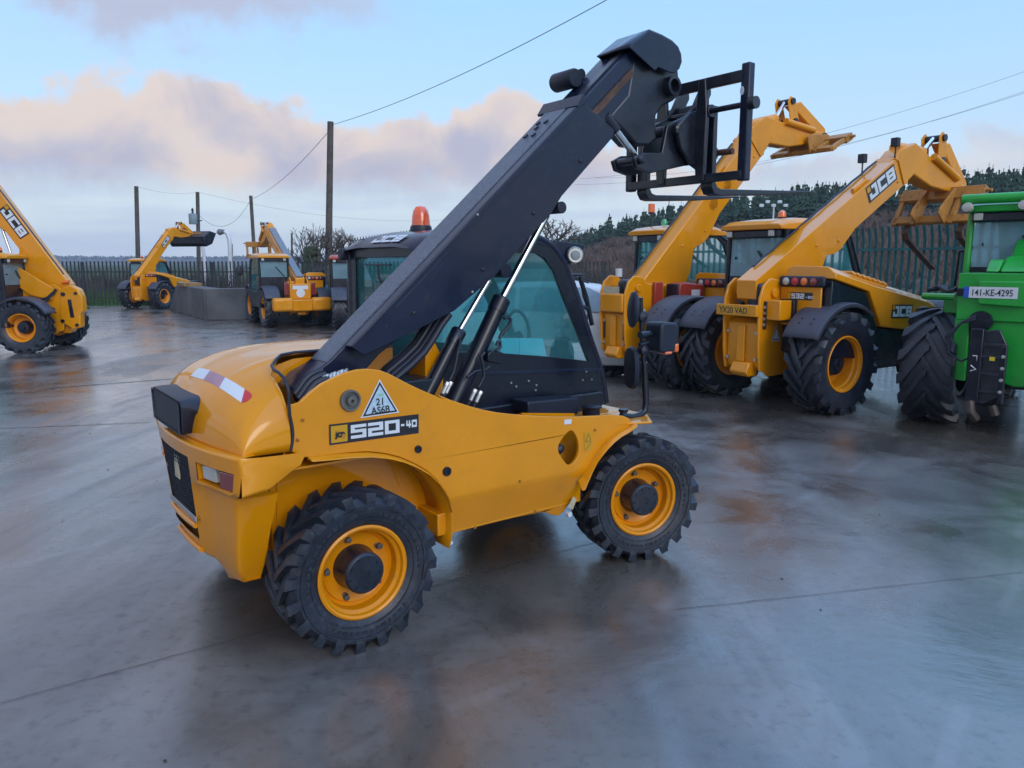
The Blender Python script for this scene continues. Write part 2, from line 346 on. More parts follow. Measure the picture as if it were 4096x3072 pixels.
# ------------------------------------------------------------------ wheels
WH = {}
def wheel_meshes(key, Rt, wt, rr, nl, hero=False, rim=None, deep=.5):
    if key in WH: return WH[key]
    hw = wt / 2; sh = Rt - rr
    lug = .030 if hero else .045
    T = MB()
    body = [(rr - .004, -hw * .72), (rr + sh * .12, -hw * .86), (rr + sh * .42, -hw * 1.0), (rr + sh * .66, -hw * .985), (Rt - lug * 1.6, -hw * .90), (Rt - lug * 1.02, -hw * .72), (Rt - lug * .93, -hw * .3), (Rt - lug * .9, 0)]
    prof = body + [(r, -h) for r, h in body[-2::-1]]
    T.lathe(prof, 64 if hero else 44, closed=False)
    T.f = T.f[:-2]
    if hero:   # moulded rings on the sidewall
        for r0, y0 in ((rr + sh * .20, -hw * .915), (rr + sh * .52, -hw * 1.008)):
            T.lathe([(r0, y0 + .004), (r0 + .002, y0 - .003), (r0 + .010, y0 - .004), (r0 + .013, y0 + .004)], 64); T.f = T.f[:-2]
    if hero:
        for k in range(54):
            if k % 18 > 12: continue
            a = k * 2 * math.pi / 54; r0 = rr + sh * .34; w2 = .012 + .006 * ((k * 7) % 3)
            T.add([((r0 + dr) * math.cos(a + da / r0), -hw * y_, (r0 + dr) * math.sin(a + da / r0)) for y_ in (.97, 1.012) for da, dr in ((-w2 * .5, 0), (w2 * .5, 0), (w2 * .5, .017), (-w2 * .5, .017))], [(0, 1, 2, 3), (4, 7, 6, 5), (0, 4, 5, 1), (1, 5, 6, 2), (2, 6, 7, 3), (3, 7, 4, 0)])
    pit = 2 * math.pi / nl
    for side in (-1, 1):
        for k in range(nl):
            a0 = k * pit + (pit / 2 if side > 0 else 0)
            jw = random.uniform(-.02, .02) * pit
            # path from sidewall over the shoulder to past the centre: (y/hw, angle, r_outer, r_inner, half-width)
            path = [(1.0, .0, Rt - lug * 2.3, Rt - lug * 3.0, .22), (1.02, .0, Rt - lug * 1.3, Rt - lug * 2.9, .25), (.97, .02, Rt - .002, Rt - lug * 2.4, .26), (.80, .12, Rt, Rt - lug * 1.6, .25),
                    (.42, .62 if hero else .75, Rt, Rt - lug * 1.2, .22), (.02, 1.12 if hero else 1.5, Rt, Rt - lug * 1.1, .20), (-.10, 1.22 if hero else 1.62, Rt - .004, Rt - lug * 1.1, .16)]
            rs = []
            for yy, aa, ro, ri, hwid in path:
                y = yy * hw * side; ang = a0 + aa * pit * .9 + jw; q = hwid * pit
                rs.append([(ro * math.cos(ang - q * .8), y, ro * math.sin(ang - q * .8)), (ro * math.cos(ang + q * .8), y, ro * math.sin(ang + q * .8)),
                           (ri * math.cos(ang + q * 1.1), y, ri * math.sin(ang + q * 1.1)), (ri * math.cos(ang - q * 1.1), y, ri * math.sin(ang - q * 1.1))])
            # shift first rings inward of sidewall for bottoms
            for i in (0, 1, 2):
                for j in (2, 3): rs[i][j] = (rs[i][j][0], rs[i][j][1] * .93, rs[i][j][2])
            T.rings(rs)
    tyre = T.mesh('tyre', TYRE, 28)
    o = -hw * .80
    Rm = MB()
    dz = -hw * (.05 if hero else -deep)
    prof = [(rr + .004, o + .012), (rr + .006, o - .004), (rr - .004, o - .010), (rr - .014, o - .004), (rr - .018, o + .016), (rr - .032, o + .03), (rr - .036, o + .075), (rr - .050, o + .09),
            (rr - .056, dz - .02), (rr - .085, dz), (rr - .135 if hero else rr * .55, dz + .006), (.06, dz + .006), (.06, dz + .03), (rr - .05, dz + .03), (rr - .045, hw * .8), (rr, hw * .8), (rr + .002, hw * .5)]
    Rm.lathe(prof, 56); Rm.f = Rm.f[:-2]
    rimm = Rm.mesh('rim', rim or RIMY, 30)
    H = MB()
    if hero:
        ho = -hw * .98
        H.lathe([(.05, dz + .02), (.108, dz + .01), (.108, dz - .01), (.101, dz - .03), (.099, ho + .012), (.094, ho + .004), (.088, ho), (.02, ho - .002), (.018, ho + .002), (.0, ho + .002)], 40)
        for k in range(9):
            a = k * 2 * math.pi / 9; H.cyl((.075 * math.cos(a), 0, .075 * math.sin(a)), .008, ho + .003, ho - .006, n=6)
    else:
        ho = dz - rr * .45
        H.lathe([(.05, dz + .02), (rr * .50, dz + .01), (rr * .50, dz - .03), (rr * .44, ho + .03), (rr * .40, ho), (.06, ho - .01), (.05, ho - .03), (0, ho - .035)], 32)
    hub = H.mesh('hub', GRIMY if hero else BLK, 30)
    Bm = MB().lathe([(.019, dz + .01), (.019, dz - .008), (.015, dz - .010), (.014, dz - .030), (0, dz - .032)], 10)
    bolts = Bm.mesh('wheel_bolt', mat('dull_bolt', (.09, .085, .08), .5, metal=.3) if hero else BLK, 30)
    WH[key] = (tyre, rimm, hub, bolts); return WH[key]
def wheel(parent, key, x, y, z, rz=0.0, spin=0.0, bolts=True):
    t, r_, h, b = WH[key]
    flip = math.pi if y > 0 else 0
    e = node('wheel', parent, (x, y, z)); e.rotation_euler = (0, spin, rz + flip)
    mesh_obj('tyre', t, e); mesh_obj('rim', r_, e); mesh_obj('hub', h, e)
    if bolts:
        for k in range(5):
            a = R(38) + k * 2 * math.pi / 5; q = mesh_obj('wheel_bolt', b, e); q.location = (.148 * math.cos(a), 0, .148 * math.sin(a))
    return e
# ================================================================== small side-boom telehandler in the middle
HF = Frame(-.69, 3.41, 0, -.76, 37)
Z1 = (500, 1300, .8439); Z2 = (1300, 800, .9042); Z3 = (2100, 50, .5877); Z5 = (1350, 800, .4221); Z6F = (2100, 1550, .4521); ZR = (1600, 1100, .3616)
def hero():
    T = thing('small_telehandler', 'small yellow side-boom telehandler with charcoal boom raised, in the middle of the yard', 'telehandler', HF.loc, HF.h)
    PY = -.68
    # ---- chassis side plate
    up = HF.xz([(785, 598), (795, 520), (778, 430), (776, 374), (800, 377), (827, 368), (850, 345), (880, 318), (930, 280), (1000, 245), (1045, 226), (1100, 212), (1150, 208), (1205, 213), (1255, 232), (1330, 272), (1400, 306), (1500, 347)], PY, Z1)
    up += HF.xz([(490, 858), (560, 886), (640, 912), (700, 928), (760, 940), (830, 948), (900, 953), (1000, 958), (1100, 959), (1200, 955), (1270, 950), (1320, 955), (1350, 968)], PY, Z2)
    fa = HF.xz([(940, 330), (900, 385), (860, 430), (800, 480), (740, 540), (690, 600), (640, 670), (600, 750), (560, 850), (525, 925), (495, 1010), (467, 1080), (445, 1140), (415, 1172), (375, 1178), (330, 1165), (285, 1145), (235, 1135)], PY, Z6F)
    bt = HF.xz([(1000, 1400), (800, 1440), (592, 1492)], PY, Z2)
    ra = HF.xz([(1572, 1035), (1565, 1060), (1545, 1064), (1563, 990), (1562, 920), (1548, 850), (1520, 790), (1480, 735), (1430, 690), (1370, 655), (1300, 625), (1230, 608), (1150, 600), (1050, 606), (950, 618), (850, 628)], PY, Z1)
    poly = up + fa + bt + ra
    hc = HF.py(2275, 1793, PY)
    hole = [(hc.x + (.068 + .012 * math.cos(2 * a + .6)) * math.cos(a), hc.z + .098 * math.sin(a) + .012 * math.sin(2 * a)) for a in [2 * math.pi * k / 40 for k in range(40)]]
    mb = MB().prism(poly, PY, PY + .022, holes=[hole])
    me = bpy.data.meshes.new('x'); me.from_pydata(mb.v, [], mb.f)
    bm = bmesh.new(); bm.from_mesh(me)
    bmesh.ops.recalc_face_normals(bm, faces=bm.faces)
    for zc_ in (.635, .615):
        bmesh.ops.bisect_plane(bm, geom=bm.verts[:] + bm.edges[:] + bm.faces[:], plane_co=(0, 0, zc_), plane_no=(0, 0, 1))
    for v in bm.verts:
        if v.co.z < .634: v.co.y += (.635 - v.co.z) * (.16 if v.co.z > .614 else .38) + (-.004 if v.co.z < .614 else 0)
    bm.to_mesh(me); bm.free()
    for p in me.polygons: p.use_smooth = True
    me.set_sharp_from_angle(angle=R(14)); me.materials.append(YEL)
    panel = mesh_obj('chassis_side', me, T)
    b = panel.modifiers.new('b', 'BEVEL'); b.width = .004; b.segments = 2; b.limit_method = 'ANGLE'; b.angle_limit = R(60)
    # far side plate
    fs = MB().prism([(-.3, 1.0), (-.3, 1.25), (.3, 1.2), (.7, 1.0), (1.75, .93), (1.9, .86), (1.6, .78), (1.45, .4), (.58, .4), (.45, .72), (.2, .86), (-.2, .86)], .64, .66); fs.build('chassis_side', YEL, T, .004)
    # ---- frame rails and belly behind the plates
    fr = MB().box(-.30, 2.0, -.40, -.34, .40, .86).box(-.30, 2.0, .34, .40, .40, .86).box(-.45, 2.1, -.34, .34, .40, .46).box(.5, 1.5, -.60, .60, .40, .52)
    fr.build('chassis_frame', YEL, T, .006)
    MB().prism(HF.xz([(720, 640), (1120, 600), (1290, 630), (1350, 700), (1380, 800), (1390, 1010), (1300, 1000), (720, 1000)], -.41, Z1), -.41, -.40).build('arch_inner_panel', YEL, T)
    for sx, sy in ((1190, 1760), (1210, 1680), (2080, 1925), (1900, 2110), (2140, 2045), (2380, 1720)):
        p = HF.py(sx, sy, PY - .002); MB().lathe([(.009, PY), (.009, PY - .005), (.005, PY - .007), (0, PY - .007)], 6, (p.x, 0, p.z)).build('panel_bolt', mat('painted_bolt', (.30, .12, .01), .5), T)
    # ---- rear wheel arch: lining sheet + rounded lip
    arc = [(x, z) for x, z in ra[2:]]
    arc_in = []
    m = MB(); o = []
    for x, z in arc: o.append((x, z))
    rs = [[(x, PY + .02, z) for x, z in o], [(x, -.41, z) for x, z in o]]
    m.rings(rs, closed=False, cap=False).build('arch_lining', YEL, T, solid=.008)
    lip = [(x, PY - .010, z) for x, z in HF.xz([(1545, 880), (1520, 800), (1480, 742), (1430, 697), (1370, 662), (1300, 633), (1230, 616), (1150, 608), (1050, 612), (950, 622), (865, 628)], PY, Z1)]
    rr = []
    for i, (x, y, z) in enumerate(lip):
        k = min(1, i / 5); rr.append([(x, PY + .004, z + .006), (x, PY - .012 - .03 * k, z - .002), (x, PY - .016 - .036 * k, z - .010), (x, PY + .004, z - .012)])
    MB().rings(rr).build('arch_lip', YEL, T, .003)
    # ---- front fender flare
    fo = HF.xz([(958, 318), (905, 345), (850, 372), (790, 408), (730, 455), (680, 510), (630, 575), (585, 645), (545, 715), (520, 770), (490, 800)], PY, Z6F)
    fi = HF.xz([(1000, 345), (930, 398), (860, 437), (800, 485), (740, 545), (690, 605), (640, 675), (605, 745), (575, 815), (550, 875), (535, 910)], PY - .06, Z6F)
    rs = []
    for (a, c), (e, g) in zip(fo, fi): rs.append([(a, PY, c), ((a + e) / 2 + .004, PY - .038, (c + g) / 2 + .012), (e, PY - .06, g), (e - .012, PY - .045, g - .006), (a - .012, PY + .01, c - .016)])
    MB().rings(rs).build('front_fender', YEL, T, .003)
    # fender deck over the front axle, pale tips seen past the plate
    tip = HF.py(2605, 1693, -.62)
    MB().prism([(1.66, PY), (1.66, .60), (1.98, .60), (tip.x + .02, .3), (tip.x + .03, -.56), (1.95, -.74), (1.80, PY)], .840, .856, ax='z').build('front_deck', YEL, T, .006)
    MB().prism(HF.xz([(500, 940), (700, 700), (960, 500), (1130, 470), (1130, 490), (970, 530), (730, 720), (530, 950)], -.5, Z6F), -.60, -.36).build('inner_fender', YEL, T, .003)
    # details in the porthole
    MB().tube([(hc.x - .10, -.60, hc.z - .02), (hc.x - .02, -.62, hc.z - .01), (hc.x + .0, -.62, hc.z - .015)], [.02, .034, .022], 12).build('rubber_bung', BLK2, T)
    MB().prism([(hc.x - .2, hc.z - .14), (hc.x - .2, hc.z + .2), (hc.x + .2, hc.z + .15), (hc.x + .2, hc.z - .14)], -.50, -.49).build('inner_web', YEL, T)
    MB().tube([(hc.x - .02, -.56, hc.z + .03), (hc.x + .08, -.55, hc.z + .09)], .010, 8).build('hydraulic_pipe', BLK, T)
    # ---- hood
    ZB = .995
    def xe(y): return -.50 - .095 * (1 - min(1, abs(y / .68)) ** 2)
    def hood(th, ps, flat=0):
        cy = math.cos(th); y = -.68 * math.copysign(abs(cy) ** (2 / 3.4), cy); hh = abs(math.sin(th)) ** (2 / 3.4)
        x0 = xe(y); 
        if flat: return (flat, y, ZB + .385 * hh)
        x = .1 - (.1 - x0) * math.cos(ps) ** (2 / 2.6); return (x, y, ZB + .385 * hh * max(math.sin(ps), 0) ** (2 / 2.6))
    nA, nB = 110, 64
    ths = [math.pi * k / nA for k in range(nA + 1)]; pss = [math.pi / 2 * (k / nB) for k in range(nB + 1)]
    H = MB()
    for th in ths:
        for ps in pss: H.v.append(Vector(hood(th, ps)))
        for xf in (.13, .16, .19, .22, .25, .28, .31, .34, .37, .40, .43): H.v.append(Vector(hood(th, 0, xf)))
    nv = nB + 1 + 11
    for i in range(nA):
        for j in range(nv - 1):
            a = i * nv + j; q = [a, a + 1, a + nv + 1, a + nv]
            c = sum((H.v[k] for k in q), Vector()) / 4
            H.f.append(tuple(q))
    # crease ridges on the lid
    for v in H.v:
        for y0, am in ((-.30, .008), (.12, .008)):
            d = (v.y - y0) / .022; v.z += am * math.exp(-d * d) * min(1, max(0, (v.x + .5) * 5)) * (1 if v.z > 1.2 else 0)
    hd = H.build('engine_cover', YEL, T, ang=50)
    bm = bmesh.new(); bm.from_mesh(hd.data); bmesh.ops.remove_doubles(bm, verts=bm.verts, dist=.0004)
    dn = Vector((.20, -.12, 0)).normalized()
    for co, no in (((-.292, 0, 0), (1, 0, 0)), ((-.292, -.47, 0), dn), ((0, -.27, 0), (0, 1, 0))):
        bmesh.ops.bisect_plane(bm, geom=bm.verts[:] + bm.edges[:] + bm.faces[:], plane_co=co, plane_no=no)
    kill = []
    for f in bm.faces:
        c = f.calc_center_median()
        if c.x > -.292 and c.y < -.27 and (c - Vector((-.292, -.47, c.z))).dot(dn) > 0: kill.append(f)
    bmesh.ops.delete(bm, geom=kill, context='FACES'); bmesh.ops.recalc_face_normals(bm, faces=bm.faces)
    bvh = BVHTree.FromBMesh(bm); bm.to_mesh(hd.data); bm.free()
    hd.data.set_sharp_from_angle(angle=R(50)); md = hd.modifiers.new('s', 'SOLIDIFY'); md.thickness = .006; md.offset = 0
    # rubber seal along the cover edge
    sl_ = [(HF.py(*(Z1[0] + Z1[2] * a, Z1[1] + Z1[2] * b_), -.682)) for a, b_ in ((785, 596), (792, 560), (796, 520), (792, 480), (781, 430), (777, 372), (777, 330), (773, 300))]
    sl_ = [tuple(p) for p in sl_] + [(-.296, -.655, 1.312), (-.305, -.61, 1.335), (-.302, -.54, 1.340), (-.285, -.47, 1.350), (-.23, -.37, 1.362), (-.17, -.28, 1.372), (-.10, -.268, 1.378), (.3, -.266, 1.382)]
    MB().tube(sl_, .0075, 8).build('rubber_seal', BLK2, T)
    MB().prism([(-.31, .9), (-.31, 1.26), (-.22, 1.31), (-.1, 1.345), (.45, 1.365), (.45, .9)], -.250, -.244).prism([(-.655, .9), (-.655, 1.08), (-.62, 1.16), (-.54, 1.24), (-.40, 1.275), (-.25, 1.29), (-.25, .9)], -.318, -.310, ax='x').box(-.31, .3, -.66, -.25, .90, .91).build('boom_well', YEL, T)
    # hazard tape following the cover
    inv = Matrix.Translation(HF.loc) @ Matrix.Rotation(HF.h, 4, 'Z'); inv = inv.inverted()
    def hit(sx, sy, lift=.0045):
        o_ = inv @ CAMP; d_ = (inv.to_3x3() @ ray(sx, sy)).normalized()
        loc, nrm, i_, dd = bvh.ray_cast(o_, d_)
        if loc is None: return None
        if nrm.dot(d_) > 0: nrm = -nrm
        return loc + nrm * lift
    def strip(name, tops, bots, m_, par):
        g = MB(); rows = []
        n_ = 10
        def lerp(P, t):
            t *= len(P) - 1; i_ = min(int(t), len(P) - 2); f_ = t - i_; return (P[i_][0] * (1 - f_) + P[i_ + 1][0] * f_, P[i_][1] * (1 - f_) + P[i_ + 1][1] * f_)
        for k in range(n_ + 1):
            a = lerp(tops, k / n_); c = lerp(bots, k / n_); row = []
            for q in range(5):
                p = hit(a[0] + (c[0] - a[0]) * q / 4, a[1] + (c[1] - a[1]) * q / 4); row.append(p)
            if all(p is not None for p in row): rows.append(row)
        if len(rows) > 1: g.rings(rows, closed=False, cap=False).build(name, m_, par)
    cz = lambda x, y: (550 + .6029 * x, 1350 + .6029 * y)
    strip('reflective_tape', [cz(408, 208), cz(440, 210), cz(484, 222)], [cz(355, 258), cz(395, 270), cz(440, 284)], WHITE, T)
    strip('reflective_tape', [cz(484, 222), cz(530, 242), cz(585, 268)], [cz(440, 284), cz(490, 305), cz(546, 336)], mat('faded_red_tape', (.38, .20, .26), .4), T)
    strip('reflective_tape', [cz(585, 268), cz(650, 305), cz(714, 346)], [cz(546, 336), cz(615, 382), cz(692, 436)], WHITE, T)
    strip('reflective_tape', [cz(714, 346), cz(745, 366), cz(764, 386)], [cz(692, 438), cz(730, 428), cz(757, 402)], REDR, T)
    # ---- air intake box
    q = []
    for x, sy, st_, inset in ((-.648, 0, 1.190, 0), (-.60, 0, 1.197, 0), (-.52, .0, 1.20, 0), (-.43, .01, 1.19, .0)):
        y0, y1, z0, z1 = -.262 + sy, .31 - sy, 1.03, st_; r_ = .03 + (x + .648) * .45
        ring = []
        for cx, cz_, a0 in ((y0 + r_, z0 + .02, 180), (y1 - r_, z0 + .02, 270), (y1 - r_, z1 - r_, 0), (y0 + r_, z1 - r_, 90)):
            rr_ = .02 if cz_ < z0 + .03 else r_
            for k in range(6):
                a = R(a0 + 90 * k / 5); ring.append((x + (cz_ - 1.03) * -.02 + .06 * ((cx + rr_ * math.cos(a)) / .4) ** 2 * .5, cx + rr_ * math.cos(a), cz_ + rr_ * math.sin(a)))
        q.append(ring)
    MB().rings(q).build('air_intake', BLK2, T, .006)
    it = MB()
    def inr(x, s_): return [(x + .06 * (c[1] / .4) ** 2 * .5 - (c[2] - 1.03) * .02, .024 + (c[1] - .024) * s_, 1.11 + (c[2] - 1.11) * s_) for c in [(0, a[1], a[2]) for a in q[0]]]
    it.rings([inr(-.655, .985), inr(-.655, .90), inr(-.645, .89), inr(-.650, .88)], cap=False).build('intake_rim', BLK2, T)
    MB().rings([inr(-.6485, .89), inr(-.6490, .86)]).build('intake_mesh', mat('dark_mesh', (.02, .03, .045), .6, bump=.6, bscale=220), T)
    # ---- rear bumper casting
    def xr(y): return -.638 + .108 * (abs(y) / .71) ** 2.2
    def wy(z):
        P = [(1.0, .71), (.84, .71), (.80, .605), (.60, .56), (.40, .50), (.33, .46)]
        for (a, p), (b_, q_) in zip(P[:-1], P[1:]):
            if z >= b_ - 1e-9: return p + (q_ - p) * (a - z) / (a - b_)
        return P[-1][1]
    zs = [1.0, .965, .93, .924, .826, .80, .70, .62, .575, .515, .43, .36]
    cols = [0, .12, .25, .34, .50, .66, .71]
    def px_(c, z, s_):
        w_ = wy(z) / .71; y = c * (1 if c <= .25 else 1) if c <= .25 else .25 + (c - .25) * (wy(z) - .25) / .46
        y = y * (1 - .0 * z)
        if c <= .25: y = c * (1 - max(0, .93 - z) * .35)
        elif c > .25:
            g = .25 * (1 - max(0, .93 - z) * .35); y = g + (c - .25) * (wy(z) - g) / .46
        bot = .0 if z > .45 else (.45 - z) * (.9 if c <= .25 else .3)
        return (xr(y) + .10 * (1 - z) + bot + (.028 if (z < .81 and c > .25) else 0), s_ * y, z + (.04 if z < .4 and c <= .34 else 0))
    B = MB()
    for s_ in (-1, 1):
        o0 = len(B.v)
        for z in zs:
            for c in cols: B.v.append(Vector(px_(c, z, s_)))
        nc = len(cols)
        for i in range(len(zs) - 1):
            for j in range(nc - 1):
                if zs[i] <= .93 and zs[i + 1] >= .62 and cols[j + 1] <= .25: continue         # grille
                if abs(zs[i] - .575) < 1e-6 and cols[j + 1] <= .25: continue         # lower slot
                if abs(zs[i] - .924) < 1e-6 and .34 <= cols[j] and cols[j + 1] <= .66: continue    # lamp recess
                a = o0 + i * nc + j; B.f.append((a, a + 1, a + nc + 1, a + nc))
        # top ledge
        o1 = len(B.v)
        for c in cols:
            p = px_(c, 1.0, s_); B.v.append(Vector((p[0] + .075, p[1] * .985, 1.003)))
        for j in range(nc - 1): B.f.append((o0 + j, o0 + j + 1, o1 + j + 1, o1 + j))
        # side wings
        zl = [1.0, .965, .93, .924, .826]; xf_ = [-.25, -.245, -.265, -.285, -.42]
        o2 = len(B.v)
        for z, x in zip(zl, xf_):
            a = px_(.71, z, s_); 
            for t in (0, .33, .66, 1): B.v.append(Vector((a[0] + (x - a[0]) * t, s_ * (.71 + .012 * math.sin(math.pi * t)), z - (.03 * (t ** 2) if z == .826 else 0) + (.0 if z < 1 else -.012 * t) + (.045 * t if z == .826 else 0))))
        for i in range(4):
            for t in range(3): a = o2 + i * 4 + t; B.f.append((a, a + 1, a + 5, a + 4))
        o3 = len(B.v)
        zl = [.80, .70, .62, .575, .515, .43, .36]; xf_ = [-.33, -.345, -.355, -.36, -.365, -.375, -.385]
        for z, x in zip(zl, xf_):
            a = px_(.71, z, s_)
            for t in (0, .4, .8, 1): B.v.append(Vector((a[0] + (x - a[0]) * t, s_ * (wy(z) - .012 * (t > .3) * (z < .7)), z)))
        for i in range(6):
            for t in range(3): a = o3 + i * 4 + t; B.f.append((a, a + 1, a + 5, a + 4))
        # underside of the wing
        B.f += [(o2 + 16, o2 + 17, o3 + 1, o3), (o2 + 17, o2 + 18, o3 + 2, o3 + 1), (o2 + 18, o2 + 19, o3 + 3, o3 + 2)]
        # bottom lid
        o4 = len(B.v)
        B.v += [Vector((-.385, s_ * wy(.36), .36)), Vector((-.385, 0, .37))]
        last = o0 + (len(zs) - 1) * nc
        B.f.append(tuple(last + j for j in range(nc)) + (o4, o4 + 1))
    bmp = B.build('rear_casting', YEL, T, .012, seg=3, solid=0, ang=30)
    # merge seams
    bm = bmesh.new(); bm.from_mesh(bmp.data); bmesh.ops.remove_doubles(bm, verts=bm.verts, dist=.0008); bmesh.ops.recalc_face_normals(bm, faces=bm.faces); bm.to_mesh(bmp.data); bm.free()
    # mesh grille, bars and the pale badge
    g = MB()
    def gp(y, z, d=.018): return (xr(y) + .10 * (1 - z) + d, y, z)
    g.grid(lambda u, v: gp(u, v, .016), [-.25, -.12, 0, .12, .25], [.60, .7, .8, .94])
    gm = g.build('grille', mat('grille_backing', (.02, .023, .03), .6), T)
    bars = MB()
    for k in range(16):
        y = -.24 + k * .032; bars.tube([gp(y, .61, .010), gp(y, .935, .010)], .0028, 5)
    for k in range(18):
        z = .62 + k * .0185; bars.tube([gp(-.245, z, .008), gp(0, z, .008), gp(.245, z, .008)], .0026, 5)
    bars.build('grille_wire', BLK2, gm)
    MB().prism([(-.05, .775), (-.05, .895), (.03, .895), (.03, .775)], xr(0) + .030, xr(0) + .022, ax='x').build('badge', CREAM, T, .003)
    MB().box(-.60, -.592, -.235, .235, .605, .632).build('grille_sill', STEEL, T, .002)
    for z_, d_ in ((.585, -.006), (.455, .004)):
        MB().tube([gp(y_ * (1 - (.6 - z_) * .5), z_, d_ + .0) for y_ in (-.215, -.15, -.08, 0, .08, .15, .215)], .013, 10).build('lower_bar', YEL, T)
    MB().box(-.56, -.50, -.23, .23, .50, .59).build('slot_backing', mat('slot_dark', (.10, .045, .01), .6), T)
    for s_ in (-1, 1):
        lp = lambda c, z, d: Vector(px_(c, z, s_)) + Vector((d, 0, 0))
        MB().rings([[lp(.34, .924, .055), lp(.66, .924, .075), lp(.66, .826, .075), lp(.34, .826, .055)], [lp(.34, .924, .056), lp(.66, .924, .076), lp(.66, .826, .076), lp(.34, .826, .056)]]).build('lamp_recess', BLK, T)
        for (c0, c1, m_, nm_, zz0, zz1, dd) in ((.37, .48, CLR, 'reverse_lamp', .846, .914, .012), (.54, .655, REDL, 'tail_lamp', .832, .918, .004)):
            MB().rings([[lp(c0, zz1, dd), lp(c1, zz1, dd + .004), lp(c1, zz0, dd + .004), lp(c0, zz0, dd)], [lp(c0, zz1, .05), lp(c1, zz1, .05), lp(c1, zz0, .05), lp(c0, zz0, .05)]]).build(nm_, m_, T, .006)
        MB().rings([[lp(.335, .928, .004), lp(.335, .826, .004), lp(.335, .841, .055), lp(.335, .919, .055)], [lp(.342, .919, .004), lp(.342, .841, .004), lp(.342, .841, .055), lp(.342, .919, .055)]]).build('recess_wall', YEL, T)
        MB().rings([[lp(.335,   .834, -.002), lp(.66, .834, -.002), lp(.66, .834, .06), lp(.335, .834, .055)], [lp(.335, .820, -.002), lp(.66, .820, -.002), lp(.66, .820, .06), lp(.335, .820, .055)]]).build('recess_sill', YEL, T)
    # ---- side plate fittings and decals
    def pin(sx, sy, r_, nm_, y=PY, h_=.012, m_=BLK):
        p = HF.py(sx, sy, y); MB().lathe([(r_, y), (r_, y - h_ * .6), (r_ * .93, y - h_), (r_ * .45, y - h_), (r_ * .4, y - h_ * .7), (r_ * .2, y - h_ * .7), (0, y - h_ * .6)], 28, (p.x, 0, p.z)).build(nm_, m_, T)
    p = HF.py(1399, 1601, PY); 
    MB().lathe([(.050, PY), (.050, PY - .014), (.047, PY - .018), (.040, PY - .018), (.037, PY - .006), (.024, PY - .006), (.022, PY - .028), (.008, PY - .030), (.006, PY - .012), (0, PY - .012)], 36, (p.x, 0, p.z)).build('pivot_boss', mat('bare_steel', (.16, .16, .15), .5, metal=.3, var=.3), T)
    pin(1671, 1796, .019, 'plug'); pin(1786, 1885, .024, 'plug')
    for sx, sy in ((1804, 2171),): pin(sx, sy, .011, 'lug_hole', y=-.60, m_=WHITE, h_=.003)
    p = HF.py(2273, 2055, -.608); MB().cyl((p.x, 0, p.z), .016, -.625, -.60, n=20).build('lug_hole', WHITE, T)
    zt = lambda x, y: (1300 + .3617 * x, 1400 + .3617 * y)
    a = HF.py(*zt(47, 1052), PY); b_ = HF.py(*zt(1034, 918), PY); t_ = HF.py(*zt(42, 825), PY)
    M = plane_M((a.x, PY, a.z), (b_.x - a.x, 0, b_.z - a.z), (0, 0, 1)); L = math.hypot(b_.x - a.x, b_.z - a.z); Hh = t_.z - a.z
    pl = sheet('model_plate', [(0, 0), (L, 0), (L, Hh), (0, Hh)], DECALB, T, M, .003)
    sheet('badge', [(Hh * .08, Hh * .09), (Hh * .93, Hh * .09), (Hh * .93, Hh * .91), (Hh * .08, Hh * .91)], DECALY, pl, M, .0045)
    sheet('badge', [(Hh * .24, Hh * .40), (Hh * .78, Hh * .22), (Hh * .86, Hh * .52), (Hh * .30, Hh * .70)], mat('brown_vinyl', (.38, .19, .01), .5), pl, M, .0055)
    text_obj('JCB', Hh * .30, DECALB, pl, M @ Matrix.Translation((Hh * .32, Hh * .35, 0)), .0065, .003)
    mb, tw = block_text('520', Hh * .68, Hh * .62, Hh * .155, Hh * .07); k = L * .545 / tw
    mb.xf(M @ Matrix.Translation((L * .225, Hh * .17, .005)) @ Matrix.Scale(k, 4, (1, 0, 0))).build('lettering', WHITE, pl, fix=False, ang=0)
    mb, tw = block_text('-40', Hh * .38, Hh * .46, Hh * .11, Hh * .06)
    mb.xf(M @ Matrix.Translation((L * .775, Hh * .36, .005)) @ Matrix.Scale(L * .2 / tw, 4, (1, 0, 0))).build('lettering', WHITE, pl, fix=False, ang=0)
    # triangular certificate sticker
    A_, B_, C_ = (HF.py(*zt(x, y), PY) for x, y in ((390, 752), (818, 690), (600, 322)))
    tri = [Vector((v.x, v.z)) for v in (A_, B_, C_)]; cen = sum(tri, Vector((0, 0))) / 3
    I2 = Matrix(((1, 0, 0, 0), (0, 0, -1, 0), (0, 1, 0, 0), (0, 0, 0, 1)))      # (x, z) drawn on the -y face
    def tri_s(s_, m_, lift, par):
        return sheet('sticker_layer', [((cen + (q - cen) * s_).x, (cen + (q - cen) * s_).y) for q in tri], m_, par, Matrix.Translation((0, PY, 0)) @ I2, lift)
    st_ = tri_s(1.0, WHITE, .003, T); st_.name = 'certificate_sticker'; tri_s(.90, DECALB, .004, st_); tri_s(.76, mat('pale_blue_vinyl', (.42, .55, .66), .4, var=.15, scale=60), .005, st_)
    ux = (tri[1] - tri[0]).normalized(); hgt = (tri[2] - (tri[0] + tri[1]) / 2).length
    MT = plane_M((cen.x, PY, cen.y), (ux.x, 0, ux.y), (0, 0, 1))
    sheet('sticker_layer', [(-.018, hgt * .20), (.018, hgt * .20), (.012, hgt * .28), (-.012, hgt * .28)], mat('mint_vinyl', (.25, .5, .4), .4), st_, MT, .006)
    text_obj('21', hgt * .27, DECALB, st_, MT @ Matrix.Translation((0, hgt * -.04, 0)), .007, .0008, center=True)
